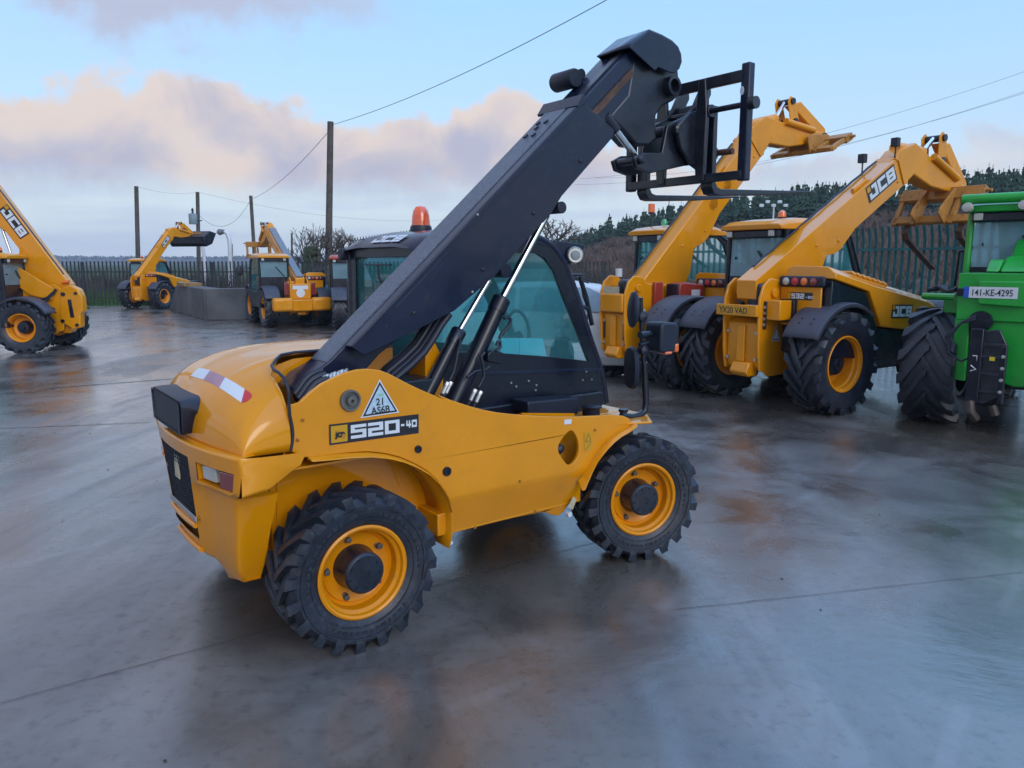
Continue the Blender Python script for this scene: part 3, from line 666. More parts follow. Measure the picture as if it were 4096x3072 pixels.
    text_obj('AS6B', hgt * .27, DECALB, st_, MT @ Matrix.Translation((0, hgt * -.27, 0)), .007, .0008, center=True, sx=.96)
    # small labels
    def label(px_pts, m_, nm_, y=PY):
        q_ = [HF.py(*p_, y) for p_ in px_pts]; return MB().add([(v.x, y - .003, v.z) for v in q_], [(0, 1, 2, 3)]).build(nm_, m_, T, fix=False, ang=0)
    f6 = lambda x, y: (2100 + .4521 * x, 1550 + .4521 * y)
    label([f6(345, 283), f6(410, 278), f6(408, 322), f6(343, 326)], WHITE, 'small_label')
    wl = label([f6(521, 400), f6(592, 392), f6(590, 556), f6(525, 565)], DECALY, 'warning_label')
    for k, (a_, c_) in enumerate((((533, 412), (580, 470)), ((533, 490), (580, 548)))):
        P0 = HF.py(*f6(*a_), PY); P1 = HF.py(*f6(*c_), PY)
        MB().tube([(P0.x, PY - .004, P1.z), ((P0.x + P1.x) / 2, PY - .004, P0.z), (P1.x, PY - .004, P1.z), (P0.x, PY - .004, P1.z)] if k == 0 else [(P0.x, PY - .004, P1.z), (P1.x, PY - .004, P0.z)], .0018, 4).build('pictogram', DECALB, wl)
    label([f6(420, 962), f6(455, 985), f6(420, 1082), f6(378, 1058)], CREAM, 'small_label', y=-.625)
    # ---- boom
    BY0, BY1 = -.475, -.275
    P0 = HF.py(1406, 1386, -.56); P1 = HF.py(2326, 403, -.56)
    ba = math.atan2(P1.z - P0.z, P1.x - P0.x); L1 = math.hypot(P1.z - P0.z, P1.x - P0.x)
    ca, sa = math.cos(ba), math.sin(ba)
    def bp(s_, t_): return (P0.x + ca * s_ - sa * t_, P0.z + sa * s_ + ca * t_)
    def inv_b(x, z): d = (x - P0.x, z - P0.z); return (d[0] * ca + d[1] * sa, -d[0] * sa + d[1] * ca)
    # outer section reaching back to the pivot
    piv = HF.xz([(795, 345)], -.42, Z1)[0]
    body = [bp(-.10, -.004), bp(L1, -.004), bp(L1 + .03, -.26), bp(L1 * .6, -.315), bp(L1 * .42, -.33), bp(.28, -.20), bp(.10, -.17), (-.02, 1.10), (-.14, 1.10), (-.19, 1.19), (-.195, 1.235), (-.13, 1.29), (-.05, 1.325)]
    MB().prism(body, BY0, BY1).build('boom', BOOM, T, .008)
    # side cover with folded top strip
    cv_ = [(P0.x, P0.z), (P1.x, P1.z)] + HF.xz([(2458, 520), (2453, 548), (2247, 785), (2206, 855), (1975, 1108), (1818, 1243), (1645, 1332), (1456, 1424)], -.56)
    cov = MB().prism(cv_, -.56, -.552); cov.prism([bp(.0, 0), bp(L1, 0), bp(L1, -.010), bp(.0, -.010)], -.553, -.488)
    cov.build('boom_side_cover', BOOM, T, .007, seg=3)
    q_ = [HF.py(x, y, -.56) for x, y in ((2258, 530), (2326, 660))]
    MB().prism([bp(-.12, .003), bp(L1 - .0, .003), bp(L1 - .0, -.02), bp(-.12, -.02)], BY0 + .006, BY1 - .006).build('boom_top_strip', mat('sky_sheen_droplet_steel', (.075, .092, .13), .38, var=.35, scale=60, bump=.25, bscale=260, dirt=(.15, .17, .21), dirt_amt=.5), T, .004)  # pale blue-grey base paints in the sky's sheen; speckle is rain droplets
    for a_, b2_ in (((.30, -.03), (L1 - .1, -.03)),):
        p0, p1 = bp(*a_), bp(*b2_); MB().tube([(p0[0] + (p1[0] - p0[0]) * k / 60, -.562 + .0008 * (k % 2), p0[1] + (p1[1] - p0[1]) * k / 60) for k in range(61)], .0028, 5).build('weld_seam', BOOM, T)
    for s_ in (.35, .80, 1.25, 1.70):
        p0 = bp(s_, -.24 if s_ > .5 else -.12); MB().lathe([(.011, -.560), (.011, -.566), (.007, -.568), (0, -.568)], 6, (p0[0], 0, p0[1])).build('cover_bolt', BLK, T)
    # collar and bolts at the boom mouth
    MB().prism([bp(L1 - .05, .004), bp(L1 + .03, .022), bp(L1 + .038, .012), bp(L1 + .01, -.03), bp(L1 - .05, -.012)], -.565, BY1 + .06).build('boom_collar', BOOM, T, .003)
    for k, (s_, y_) in enumerate(((-.16, -.40), (-.16, -.33), (-.28, -.40), (-.28, -.33), (-.21, -.36))):
        c_ = bp(L1 + s_, 0); MB().box(-.012, .012, -.010, .010, 0, .012, Matrix.Translation((c_[0], y_, c_[1])) @ Matrix.Rotation(-ba, 4, 'Y')).build('guide_bolt', BLK, T)
    for sx, sy in ((1909, 858), (1888, 1167)):
        c_ = HF.py(sx, sy, -.56); MB().cyl((c_.x, 0, c_.z), .006, -.566, -.56, n=10).build('cover_screw', STEEL, T)
    c_ = HF.xz([(1215, 385), (1375, 45)], -.5, (1150, 1200, .2712))
    MB().lathe([(.050, -.09), (.056, -.08), (.056, .09), (.050, .10), (0, .10)], 36, (HF.py(2264, 322, -.2).x, -.20, HF.py(2264, 322, -.2).z)).lathe([(.03, -.04), (.03, .12)], 16, (HF.py(2310, 300, -.2).x, -.20, HF.py(2310, 300, -.2).z)).build('hose_roller', BLK2, T)
    # inner section
    e1 = HF.xz([(385, 600), (735, 300), (870, 450), (560, 745)], -.455, Z3)
    in_b = [inv_b(*p_) for p_ in e1]
    tt = in_b[0][1]
    s2 = in_b[1][0] + .05
    MB().prism([bp(L1 - .4, tt), bp(s2, tt), bp(s2, tt - .20), bp(L1 - .4, tt - .20)], -.46, -.215).build('inner_boom', BOOM, T, .006)
    MB().prism([bp(L1 - .1, tt - .085), bp(s2 - .12, tt - .085), bp(s2 - .12, tt - .125), bp(L1 - .1, tt - .125)], -.470, -.461).build('wear_strip', RUST, T)
    MB().prism([bp(L1 - .1, tt + .001), bp(s2, tt + .001), bp(s2, tt + .012), bp(L1 - .1, tt + .012)], -.43, -.38).build('top_rail', GRIMY, T)
    # head cover
    hp = HF.xz([(706, 236), (745, 205), (845, 120), (930, 155), (1000, 195), (1040, 235), (1060, 285), (1064, 340), (1048, 385), (1015, 412), (985, 410), (905, 375), (880, 398)], -.51, Z3)
    MB().prism(hp, -.515, -.505).build('head_plate', BOOM, T, .004)
    hb = HF.xz([(706, 236), (745, 205), (845, 120), (930, 155), (1000, 195), (1040, 235), (1060, 285), (1064, 340)], -.51, Z3)
    MB().rings([[(x, -.51, z) for x, z in hb], [(x, -.24, z) for x, z in hb]], closed=False, cap=False).build('head_cover', BOOM, T, solid=.01)
    MB().prism(hp, -.25, -.24).build('head_plate', BOOM, T, .004)
    # nose dropping from the head to the carriage
    ns = HF.xz([(740, 300), (900, 350), (1040, 385), (1052, 560), (1010, 600), (930, 640), (890, 700), (890, 860), (840, 905), (760, 900), (670, 800), (580, 700), (700, 560)], -.46, Z3)
    MB().prism(ns, -.465, -.30).build('boom_nose', GRIMY, T, .012)
    c_ = HF.py(Z3[0] + Z3[2] * 1005, Z3[1] + Z3[2] * 500, -.5)
    MB().lathe([(.058, -.52), (.058, -.26), (.040, -.26), (.040, -.52)], 32, (c_.x, 0, c_.z), closed=True).build('head_tube', GRIMY, T)
    # tilt cylinder
    a_ = HF.py(Z3[0] + Z3[2] * 555, Z3[1] + Z3[2] * 720, -.44); d_ = HF.py(Z3[0] + Z3[2] * 745, Z3[1] + Z3[2] * 965, -.44)
    MB().tube([tuple(a_), tuple(d_)], .022, 14).build('tilt_cylinder_rod', CHROME, T)
    dv = (a_ - d_).normalized(); MB().tube([tuple(a_ + dv * .02), tuple(a_ - dv * .10)], .034, 16).build('tilt_cylinder', GRIMY, T)
    # quick hitch: two cheek plates, cross tube, pins
    CX = 2.50
    CPX = lambda x, y, dx=0: HF.px(Z3[0] + Z3[2] * x, Z3[1] + Z3[2] * y, CX + dx)
    hk = HF.xz([(740, 990), (800, 955), (930, 955), (965, 770), (1100, 700), (1150, 640), (1230, 450), (1262, 450), (1265, 560), (1230, 640), (1200, 740), (1170, 780), (1200, 960), (1215, 1030), (1080, 1045), (900, 1085), (850, 1095), (760, 1060)], -.50, Z3)
    hk = [(x, z) for x, z in hk]
    MB().prism(hk, -.505, -.475).prism(hk, -.325, -.295).build('hitch_cheek', GRIMY, T, .006)
    for (sx, sy, r_, y0_, y1_) in ((1230, 965, .034, -.54, -.26), (1010, 800, .034, -.53, -.27), (1185, 660, .034, -.54, -.26), (775, 1005, .024, -.51, -.29)):
        c_ = HF.py(Z3[0] + Z3[2] * sx, Z3[1] + Z3[2] * sy, -.5); MB().lathe([(r_ * .6, y0_ - .03), (r_, y0_ - .02), (r_, y1_)], 20, (c_.x, 0, c_.z)).build('hitch_pin', GRIMY, T)
    c_ = HF.py(Z3[0] + Z3[2] * 1230, Z3[1] + Z3[2] * 965, -.5)
    MB().tube([(c_.x, -.52, c_.z), (c_.x + .02, -.70, c_.z)], .020, 14).tube([(c_.x, -.55, c_.z), (c_.x + .004, -.575, c_.z)], .042, 8).build('locking_pin', RUST, T)
    c_ = HF.py(Z3[0] + Z3[2] * 1110, Z3[1] + Z3[2] * 900, -.5)
    MB().prism([(c_.x - .17, c_.z + .10), (c_.x - .05, c_.z + .19), (c_.x + .10, c_.z + .16), (c_.x + .14, c_.z + .02), (c_.x + .08, c_.z - .17), (c_.x - .02, c_.z - .13), (c_.x - .13, c_.z - .04)], -.56, -.52).build('hitch_side_plate', GRIMY, T, .01)
    # ---- fork carriage (plane CX), uprights and rails
    C_ = thing_part = node('fork_carriage', T)
    def rail(n_, A0, A1, hgt0, hgt1, dx0=-.03, dx1=.03, m_=GRIMY):
        a0 = CPX(*A0); a1 = CPX(*A1)
        MB().rings([[(CX + dx0, a0.y, a0.z), (CX + dx1, a0.y, a0.z), (CX + dx1, a0.y, a0.z + hgt0), (CX + dx0, a0.y, a0.z + hgt0)], [(CX + dx0, a1.y, a1.z), (CX + dx1, a1.y, a1.z), (CX + dx1, a1.y, a1.z + hgt1), (CX + dx0, a1.y, a1.z + hgt1)]]).build(n_, m_, C_, .006)
    nb = CPX(1480, 1145); ntp = CPX(1480, 350); fb_ = CPX(715, 1248)
    yN, yF, z0, z1 = nb.y, fb_.y, nb.z, ntp.z
    for y_ in (yN, yF):
        MB().box(CX - .02, CX + .035, y_ - .030, y_ + .030, z0, z1).build('carriage_upright', BOOM, C_, .008)
    hsl = CPX(1493, 535)
    MB().rings([[(CX - .024, hsl.y + .014 * math.cos(a), hsl.z + .026 * math.sin(a)) for a in [k * math.pi / 8 for k in range(16)]], [(CX - .0215, hsl.y + .014 * math.cos(a), hsl.z + .026 * math.sin(a)) for a in [k * math.pi / 8 for k in range(16)]]]).build('slot', mat('sky_slot', (.5, .6, .7), .5), C_)
    MB().box(CX - .02, CX + .02, yN, yF, z1 - .10, z1 - .035).build('top_rail', GRIMY, C_, .005)
    MB().tube([(CX + .0, yN - .06, z1 - .235), (CX + .0, yF + .03, z1 - .235)], .018, 12).cyl((CX, 0, z1 - .235), .036, yN - .075, yN - .03, n=20).build('fork_shaft', GRIMY, C_)
    MB().box(CX - .022, CX + .022, yN, yF, z0 + .01, z0 + .062).build('bottom_rail', GRIMY, C_, .005)
    ym = (yN + yF) / 2
    for y_, wd_ in ((ym - .16, .05), (ym + .17, .05)):
        MB().prism([(y_ - wd_ * .5, z1 - .04), (y_ + wd_ * .5, z1 - .04), (y_ + wd_ * .9, z1 - .26), (y_ + wd_ * 1.1, z1 - .38), (y_ + wd_ * .5, z0 + .02), (y_ - wd_ * .7, z0 + .02), (y_ - wd_ * .8, z1 - .42), (y_ - wd_ * .9, z1 - .26)], CX - .035, CX + .0, ax='x').build('carriage_upright', GRIMY, C_, .006)
    MB().box(CX - .018, CX + .0, yF, ym + .1, z1 - .34, z1 - .30).build('middle_rail', GRIMY, C_, .004)
    # forks
    for y_ in (HF.px(Z3[0] + Z3[2] * 1245, Z3[1] + Z3[2] * 1200, CX + .05).y, HF.px(Z3[0] + Z3[2] * 805, Z3[1] + Z3[2] * 1270, CX + .05).y):
        f_ = MB(); x0 = CX + .03; zb = z0 - .035
        pr = [(x0, z1 - .20), (x0 + .035, z1 - .20), (x0 + .04, zb + .05), (x0 + .06, zb + .022), (x0 + .10, zb + .012), (x0 + 1.1, zb + .052), (x0 + 1.1, zb + .045), (x0 + .6, zb + .0), (x0 + .08, zb - .028), (x0 + .03, zb - .02), (x0 + .0, zb + .02)]
        f_.prism(pr, y_ - .045, y_ + .045).cyl((x0 - .02, 0, z1 - .235), .04, y_ - .045, y_ + .045, n=20)
        f_.build('fork', GRIMY, C_, .004)
    # ---- lift and compensating rams
    def ram(nm_, top, mid, bot, y_, rr_, rb):
        a = HF.py(*top, y_); m_ = HF.py(*mid, y_); b2 = HF.py(*bot, y_)
        d = (m_ - b2).normalized()
        MB().tube([tuple(m_ - d * .05), tuple(a)], rr_, 20).build(nm_ + '_rod', CHROME, T)
        cyl_ = MB().tube([tuple(b2 - d * .15), tuple(m_ - d * .085)], rb, 24).tube([tuple(m_ - d * .085), tuple(m_ - d * .01), tuple(m_)], [rb * 1.1, rb * 1.1, rb * .92], 24)
        return cyl_.build(nm_, BLK, T), a, m_, b2, d
    rA = ram('lift_ram', (2185, 860), (2009, 1190), (1800, 1640), -.43, .022, .048)
    rB = ram('compensating_ram', (1955, 1120), (1839, 1318), (1700, 1590), -.47, .016, .038)
    # fittings on the rams
    for (sx, sy) in ((1782, 1550), (1795, 1548), (1893, 1578), (1915, 1585)):
        p_ = HF.py(sx, sy, -.53); dd = (rA[4])
        MB().tube([tuple(p_ - dd * .035), tuple(p_ + dd * .012)], .0115, 10).tube([tuple(p_ + dd * .012), tuple(p_ + dd * .03)], .014, 6).build('hose_fitting', STEEL, T)
        MB().tube([tuple(p_ - dd * .035), tuple(p_ - dd * .12 + Vector((.0, .01, 0))), tuple(p_ - dd * .3 + Vector((0, .05, 0)))], .010, 8).build('hydraulic_hose', BLK2, T)
    hs = lambda pts, y_: [tuple(HF.py(ZR[0] + ZR[2] * a, ZR[1] + ZR[2] * b, y_)) for a, b in pts]
    for pts, r_, y_ in (([(550, 1160), (590, 1080), (620, 960), (640, 840), (665, 740), (650, 715)], .009, -.52), ([(1100, 700), (1130, 640), (1210, 560), (1225, 490), (1195, 460), (1150, 480)], .010, -.49),
                        ([(870, 1240), (930, 1120), (920, 1000), (895, 900), (935, 855)], .009, -.53), ([(740, 1130), (830, 1065), (940, 1050), (990, 1010)], .009, -.52), ([(1060, 840), (1110, 800), (1110, 740), (1080, 740), (1070, 780)], .009, -.5)):
        MB().tube(hs(pts, y_), r_, 8).build('hydraulic_hose', BLK2, T)
    MB().prism(HF.xz([(920, 850), (990, 820), (1060, 840), (1110, 860), (1060, 980), (950, 960), (910, 940)], -.45, ZR), -.50, -.42).build('valve_block', BLK, T, .006)
    # bracket lug below the boom
    c_ = HF.py(2222, 832, -.43); MB().cyl((c_.x, 0, c_.z), .034, -.49, -.37, n=24).build('ram_lug', BOOM, T, .004)
    c_ = HF.py(Z2[0] + Z2[2] * 775, Z2[1] + Z2[2] * 312, -.43); MB().cyl((c_.x, 0, c_.z), .04, -.49, -.37, n=24).build('ram_lug', BOOM, T, .004)
    # hose loops under the boom root
    for k, (y_, off) in enumerate(((-.50, 0), (-.47, .02), (-.44, .045), (-.40, .06))):
        q2 = [HF.py(Z5[0] + Z5[2] * a, Z5[1] + Z5[2] * b, y_) for a, b in ((460, 1800), (560, 1680), (700, 1560), (820, 1440), (900, 1320), (985, 1180), (1060, 1080))]
        MB().tube([(v.x - off, v.y, v.z + off * .8) for v in q2], .020, 10).build('hose_loop', BLK2, T)
    q2 = [HF.py(1150 + .2712 * a, 1200 + .2712 * b, -.56) for a, b in ((150, 1490), (215, 1400), (290, 1290), (370, 1210), (470, 1160), (560, 1140))]
    for k in range(3): MB().tube([(v.x, -.60 + k * .035, v.z + k * .014) for v in q2], .014, 8).build('hydraulic_hose', BLK2, T)
    for k in range(7):
        v = HF.py(1150 + .2712 * (560 + k * 55), 1200 + .2712 * (1130 - k * 17), -.62)
        MB().tube([(v.x - .012, -.61, v.z - .035), (v.x + .0, -.595, v.z - .012 + .006 * (k % 2)), (v.x + .016, -.575, v.z - .004)], [.008, .011, .007], 7).build('hose_fitting', STEEL, T)
    MB().box(.15, .56, -.50, -.30, .95, 1.22).build('boom_pivot_block', BLK, T, .01)
    pv = (-.13, 1.18); MB().cyl((pv[0], 0, pv[1]), .035, -.60, -.26, n=28).build('pivot_pin', BLK, T)
    MB().prism([(.55, .9), (.55, 1.36), (.60, 1.42), (.66, 1.30), (.66, .9)], -.42, -.24).build('tower_gusset', YEL, T, .004)
    # ---- cab
    CY0, CY1 = -.20, .665
    K = node('cab', T)
    so = [(.66, .96), (.655, 1.30), (.655, 1.86), (.72, 1.935), (1.50, 1.95), (1.60, 1.90), (1.70, 1.80), (1.80, 1.60), (1.93, 1.30), (2.02, 1.10), (2.07, .87), (1.2, .87), (1.2, .96)]
    sg = [(.745, 1.315), (.745, 1.82), (.80, 1.86), (1.46, 1.87), (1.53, 1.835), (1.60, 1.76), (1.68, 1.60), (1.80, 1.38), (1.905, 1.175), (1.60, 1.225), (1.1, 1.29)]
    for y_ in (CY0, CY1): MB().prism(so, y_ - .012, y_ + .012, holes=[sg]).build('side_frame', BLK, K, .006, seg=2)
    # tubes along the frame edge
    for y_ in (CY0, CY1):
        MB().tube([(x, y_, z) for x, z in [(1.30, 1.952), (1.50, 1.955), (1.60, 1.908), (1.70, 1.81), (1.80, 1.61), (1.93, 1.31), (2.03, 1.10), (2.08, .88)]], .021, 12).build('pillar', BOOM, K); MB().tube([(.66, y_, .96), (.658, y_, 1.86), (.72, y_, 1.93)], .026, 12).build('pillar', BLK, K)
    MB().prism([(.67, 1.20), (2.02, 1.12), (2.02, 1.10), (.67, 1.18)], CY0 - .018, CY0 - .008).build('waist_rail', BOOM, K, .002)
    MB().box(.70, 2.0, CY0 + .02, CY1 - .02, .90, .93).build('cab_floor', BLK, K)
    MB().prism([(.66, .96), (.66, 1.22), (.68, 1.22), (.68, .96)], CY0, CY1).build('rear_panel', BLK, K, .004)
    MB().prism([(2.05, .87), (1.98, 1.14), (2.0, 1.14), (2.07, .87)], CY0, CY1).build('front_panel', BLK, K, .004)
    MB().box(.645, .675, CY0, CY1, 1.20, 1.235).box(.645, .675, CY0, CY1, 1.84, 1.90).box(.645, .68, CY1 - .08, CY1, 1.2, 1.88).box(.645, .68, CY0, CY0 + .06, 1.2, 1.88).build('rear_frame', BLK, K, .005)
    def pane(nm_, vs, par=K, m_=GLASS): return MB().add(vs, [tuple(range(len(vs)))]).build(nm_, m_, par, fix=False, ang=0)
    pane('rear_window', [(.662, CY1 - .07, 1.22), (.662, CY0 + .05, 1.22), (.662, CY0 + .05, 1.86), (.662, CY1 - .07, 1.86)])
    for y_ in (CY0 + .002, CY1): pane('side_window', [(x, y_, z) for x, z in sg])
    pane('windscreen', [(2.0, CY0, 1.12), (2.0, CY1, 1.12), (1.60, CY1, 1.89), (1.60, CY0, 1.89)])
    rf = [(.60, 1.885), (.615, 1.905), (.70, 1.955), (.85, 1.985), (1.1, 2.0), (1.45, 1.985), (1.62, 1.93), (1.60, 1.90), (1.4, 1.93), (.75, 1.92)]
    rs = []
    for y_, dz_, dx_ in ((CY0 - .015, -.015, .02), (CY0 + .03, .0, 0), (CY0 + .2, .012, 0), (CY1 - .2, .012, 0), (CY1 - .04, .0, 0), (CY1 + .03, -.03, .03)):
        rs.append([(x + (dx_ if x < .9 else 0), y_, z + (dz_ if i_ < 7 else 0)) for i_, (x, z) in enumerate(rf)])
    MB().rings(rs).build('roof', BOOM, K, .008, ang=25)
    ML = plane_M((.628, .31, 1.914), (0, -1, 0), (.085, 0, .050)); 
    mb, tw = block_text('JCB', .078, .105, .022, .012, slant=.0); mb.xf(ML @ Matrix.Translation((.0, 0, .017))).build('lettering', WHITE, K, fix=False, ang=0)
    MB().box(.76, 1.9, CY1 + .002, CY1 + .03, 1.86, 1.90).build('roof_gutter', BLK, K, .004)
    # beacon
    bc = HF.py(1684, 925, .33); Bc = node('beacon', T, (bc.x, .33, bc.z - .01))
    MB().lathe([(.066, -.01), (.070, .0), (.066, .035), (.060, .045), (.0, .045)], 32, ax='z').build('beacon_base', BLK2, Bc)
    MB().lathe([(.058, .044), (.0565, .06), (.054, .10), (.046, .135), (.030, .158), (.0, .166)], 32, ax='z').build('beacon_dome', mat('amber_dome', (.85, .12, .03), .18, coat=1, var=.15, scale=12), Bc)
    cpts = []
    for k in range(150):
        t = k / 149; a = k * .9; r_ = .010
        cpts.append((bc.x - .06 - .30 * t, .36 + .24 * t + r_ * math.cos(a), bc.z - .004 - .05 * t + r_ * math.sin(a)))
    MB().tube(cpts, .0022, 4).build('curly_cable', BLK, T)
    # wiper, lamps, hose bracket at the roof corners
    MB().tube([(.640, .42, 1.80), (.64, .10, 1.80)], .006, 6).tube([(.642, .27, 1.80), (.642, .26, 1.72), (.642, .16, 1.62)], .007, 6).build('wiper', BLK, K)
    MB().box(.59, .65, CY1 - .01, CY1 + .05, 1.83, 1.90).build('corner_lamp', BLK2, K, .012)
    wl_ = HF.py(2298, 1020, -.22)
    e = node('work_lamp', T, (wl_.x, -.22, wl_.z)); e.rotation_euler = (0, 0, R(-28))
    MB().lathe([(.0, -.034), (.012, -.036), (.03, -.028), (.045, -.03), (.052, -.022), (.054, .0), (.04, .03), (0, .04)], 32, ax='y').build('lamp_body', STEEL, e)
    MB().lathe([(.0, -.037), (.026, -.036), (.030, -.031)], 24, ax='y').build('lamp_lens', mat('grey_lens', (.2, .24, .27), .1, coat=1), e)
    MB().tube([(wl_.x - .02, -.2, wl_.z), (wl_.x - .09, -.17, wl_.z + .035)], .009, 8).build('lamp_bracket', STEEL, T)
    MB().prism([(1.60, 1.86), (1.62, 1.945), (1.86, 1.925), (1.87, 1.905), (1.72, 1.78), (1.66, 1.77)], -.20, .62).build('roof_visor', BOOM, T, .006)
    MB().tube(HF_pts([(2285, 1100), (2322, 1100), (2335, 1185), (2360, 1245)], -.05), .010, 8).tube(HF_pts([(2318, 1105), (2345, 1190), (2368, 1300)], -.05), .016, 8).tube(HF_pts([(2305, 1250), (2330, 1225), (2350, 1235)], -.05), .014, 8).build('mirror_bracket', BLK, T)
    # interior
    S1 = node('driver_seat', T, (1.02, .24, .93))
    MB().box(-.20, .25, -.22, .22, .10, .22).build('seat_cushion', TEAL, S1, .04, seg=3)
    MB().box(-.30, -.18, -.21, .21, .20, .62).build('backrest', BLK2, S1, .04, seg=3)
    MB().prism([(1.251, 1.0), (1.251, 1.21), (1.265, 1.354), (1.40, 1.346), (1.41, 1.0)], -.12, -.08).build('side_trim', TEALB, T, .004)
    MB().prism([(1.415, 1.0), (1.405, 1.346), (1.593, 1.335), (1.639, 1.177), (1.64, 1.0)], -.12, -.08).build('side_trim', TEALB, T, .004)
    MB().tube([(1.66 + .03 * math.cos(a), .24 + .17 * math.cos(a), 1.34 + .15 * math.sin(a)) for a in [k * math.pi / 12 for k in range(25)]], .013, 8).tube([(1.66, .24, 1.34), (1.86, .24, 1.0)], .03, 8).build('steering_wheel', BLK, T)
    MB().prism([(1.70, .93), (1.72, 1.16), (1.80, 1.27), (1.95, 1.15), (2.0, .93)], -.10, .58).build('dashboard', BLK2, T, .02)
    MB().box(1.7, 1.80, -.14, -.10, 1.20, 1.34).build('display_unit', BLK2, T, .01)
    # bolts on the dark lower side panel
    for sx, sy in ((2042, 1531), (2062, 1545), (2112, 1523), (2143, 1540), (2140, 1560), (2328, 1520), (2364, 1517), (2342, 1486)):
        p_ = HF.py(sx, sy, CY0 - .012); MB().cyl((p_.x, 0, p_.z), .0062, CY0 - .022, CY0 - .012, n=8).build('panel_bolt', STEEL, T)
    p_ = HF.xz([(1870, 1655), (2147, 1655), (2147, 1640)], -.62)
    MB().box(p_[0][0] + .25, p_[1][0], -.50, -.47, p_[1][1] - .05, p_[1][1] - .022).build('red_marker', REDR, T)
    MB().prism(HF.xz([(945, 905), (1170, 885), (1170, 960), (945, 960)], -.5, Z2), -.40, -.24).build('battery_box', BLK2, T, .008)
    MB().box(.6, 2.0, CY0 - .05, CY0 - .013, .78, .97).build('lower_cover', BLK, T, .01)
    # fuel cap and front post
    fp = HF.py(2365, 1640, -.45); MB().lathe([(.055, -.06), (.055, .0), (.062, .008), (.062, .016), (.03, .022), (0, .022)], 28, (fp.x, -.45, fp.z + .01), 'z').build('filler_cap', BLK, T)
    fp = HF.py(2493, 1650, -.55); MB().lathe([(.022, -.05), (.022, .0), (.030, .006), (.030, .022), (0, .026)], 24, (fp.x, -.55, fp.z), 'z').build('filler_cap', BLK, T)
    # mirror arm
    y_ = -.58
    MB().tube(HF_pts([(2485, 1664), (2530, 1668), (2558, 1662), (2578, 1645), (2584, 1615), (2580, 1540), (2576, 1450)], y_), .021, 14).build('mirror_arm', BLK, T)
    MB().tube(HF_pts([(2576, 1470), (2570, 1400), (2566, 1300), (2562, 1190)], y_), .015, 12).build('mirror_post', BLK, T)
    for (sx, sy, w2, h2, rot) in ((2524, 1238, .020, .118, 4),):
        c_ = HF.py(sx, sy, y_); m_ = MB().lathe([(.0, -.012), (.6, -.010), (.93, .0), (1.0, .012), (.96, .022), (.7, .036), (0, .05)], 36, ax='x')
        m_.v = [Vector((v.x * 1.1, v.y * .085, v.z * .112)) for v in m_.v]
        m_.xf(Matrix.Translation(c_) @ Matrix.Rotation(R(-30), 4, 'Z') @ Matrix.Rotation(R(3), 4, 'Y')).build('round_mirror', BLK2, T)
    c_ = HF.py(2550, 1475, y_); m_ = MB().lathe([(.0, -.010), (.9, -.008), (1.0, .008), (.9, .022), (0, .03)], 36, ax='x')
    m_.v = [Vector((v.x, math.copysign(abs(v.y) ** .8, v.y) * .095, math.copysign(abs(v.z) ** .7, v.z) * .135)) for v in m_.v]
    m_.xf(Matrix.Translation((c_.x - .01, c_.y + .05, c_.z)) @ Matrix.Rotation(R(-22), 4, 'Z')).build('door_mirror', BLK2, T)
    for sx, sy, r_ in ((2566, 1266, .034), (2572, 1400, .032)):
        c_ = HF.py(sx, sy, y_); MB().lathe([(0, -.035), (r_, -.02), (r_, .02), (0, .035)], 14, tuple(c_), 'y').build('mirror_clamp', BLK2, T)
    # head lamp cluster on the arm
    c_ = HF.py(2648, 1345, -.60)
    e = node('head_lamp', T, (c_.x, c_.y, c_.z))
    MB().prism([(-.085, -.085), (-.085, .075), (-.06, .095), (.06, .088), (.085, .06), (.085, -.05), (.05, -.095), (-.05, -.10)], -.07, .07).build('lamp_housing', BLK2, e, .02, seg=3)
    MB().box(.045, .08, -.075, -.03, -.098, -.045).box(-.04, .02, -.075, .0, -.108, -.09).build('indicator_lens', ORL, e, .008)
    MB().tube([(-.20, 0, .02), (-.10, 0, .02)], .022, 10).tube([(-.20, 0, -.04), (-.12, 0, -.03)], .012, 8).build('lamp_bracket', BLK, e)
    # ---- wheels and axles
    wheel_meshes('hero', .388, .262, .222, 20, hero=True)
    wheel(T, 'hero', 0, -.650, .383, 0, R(6)); wheel(T, 'hero', 0, .650, .383, 0, R(20))
    wheel(T, 'hero', 1.895, -.66, .383, R(-15), R(13)); wheel(T, 'hero', 1.895, .66, .383, R(-17), R(2))
    for x in (0, 1.895): MB().tube([(x, -.58, .39), (x, -.25, .39), (x, 0, .39), (x, .25, .39), (x, .58, .39)], [.07, .07, .14, .07, .07], 20).build('axle', BLK, T)
    return T
def HF_pts(pts, y): return [tuple(HF.py(a, b, y)) for a, b in pts]
hero()
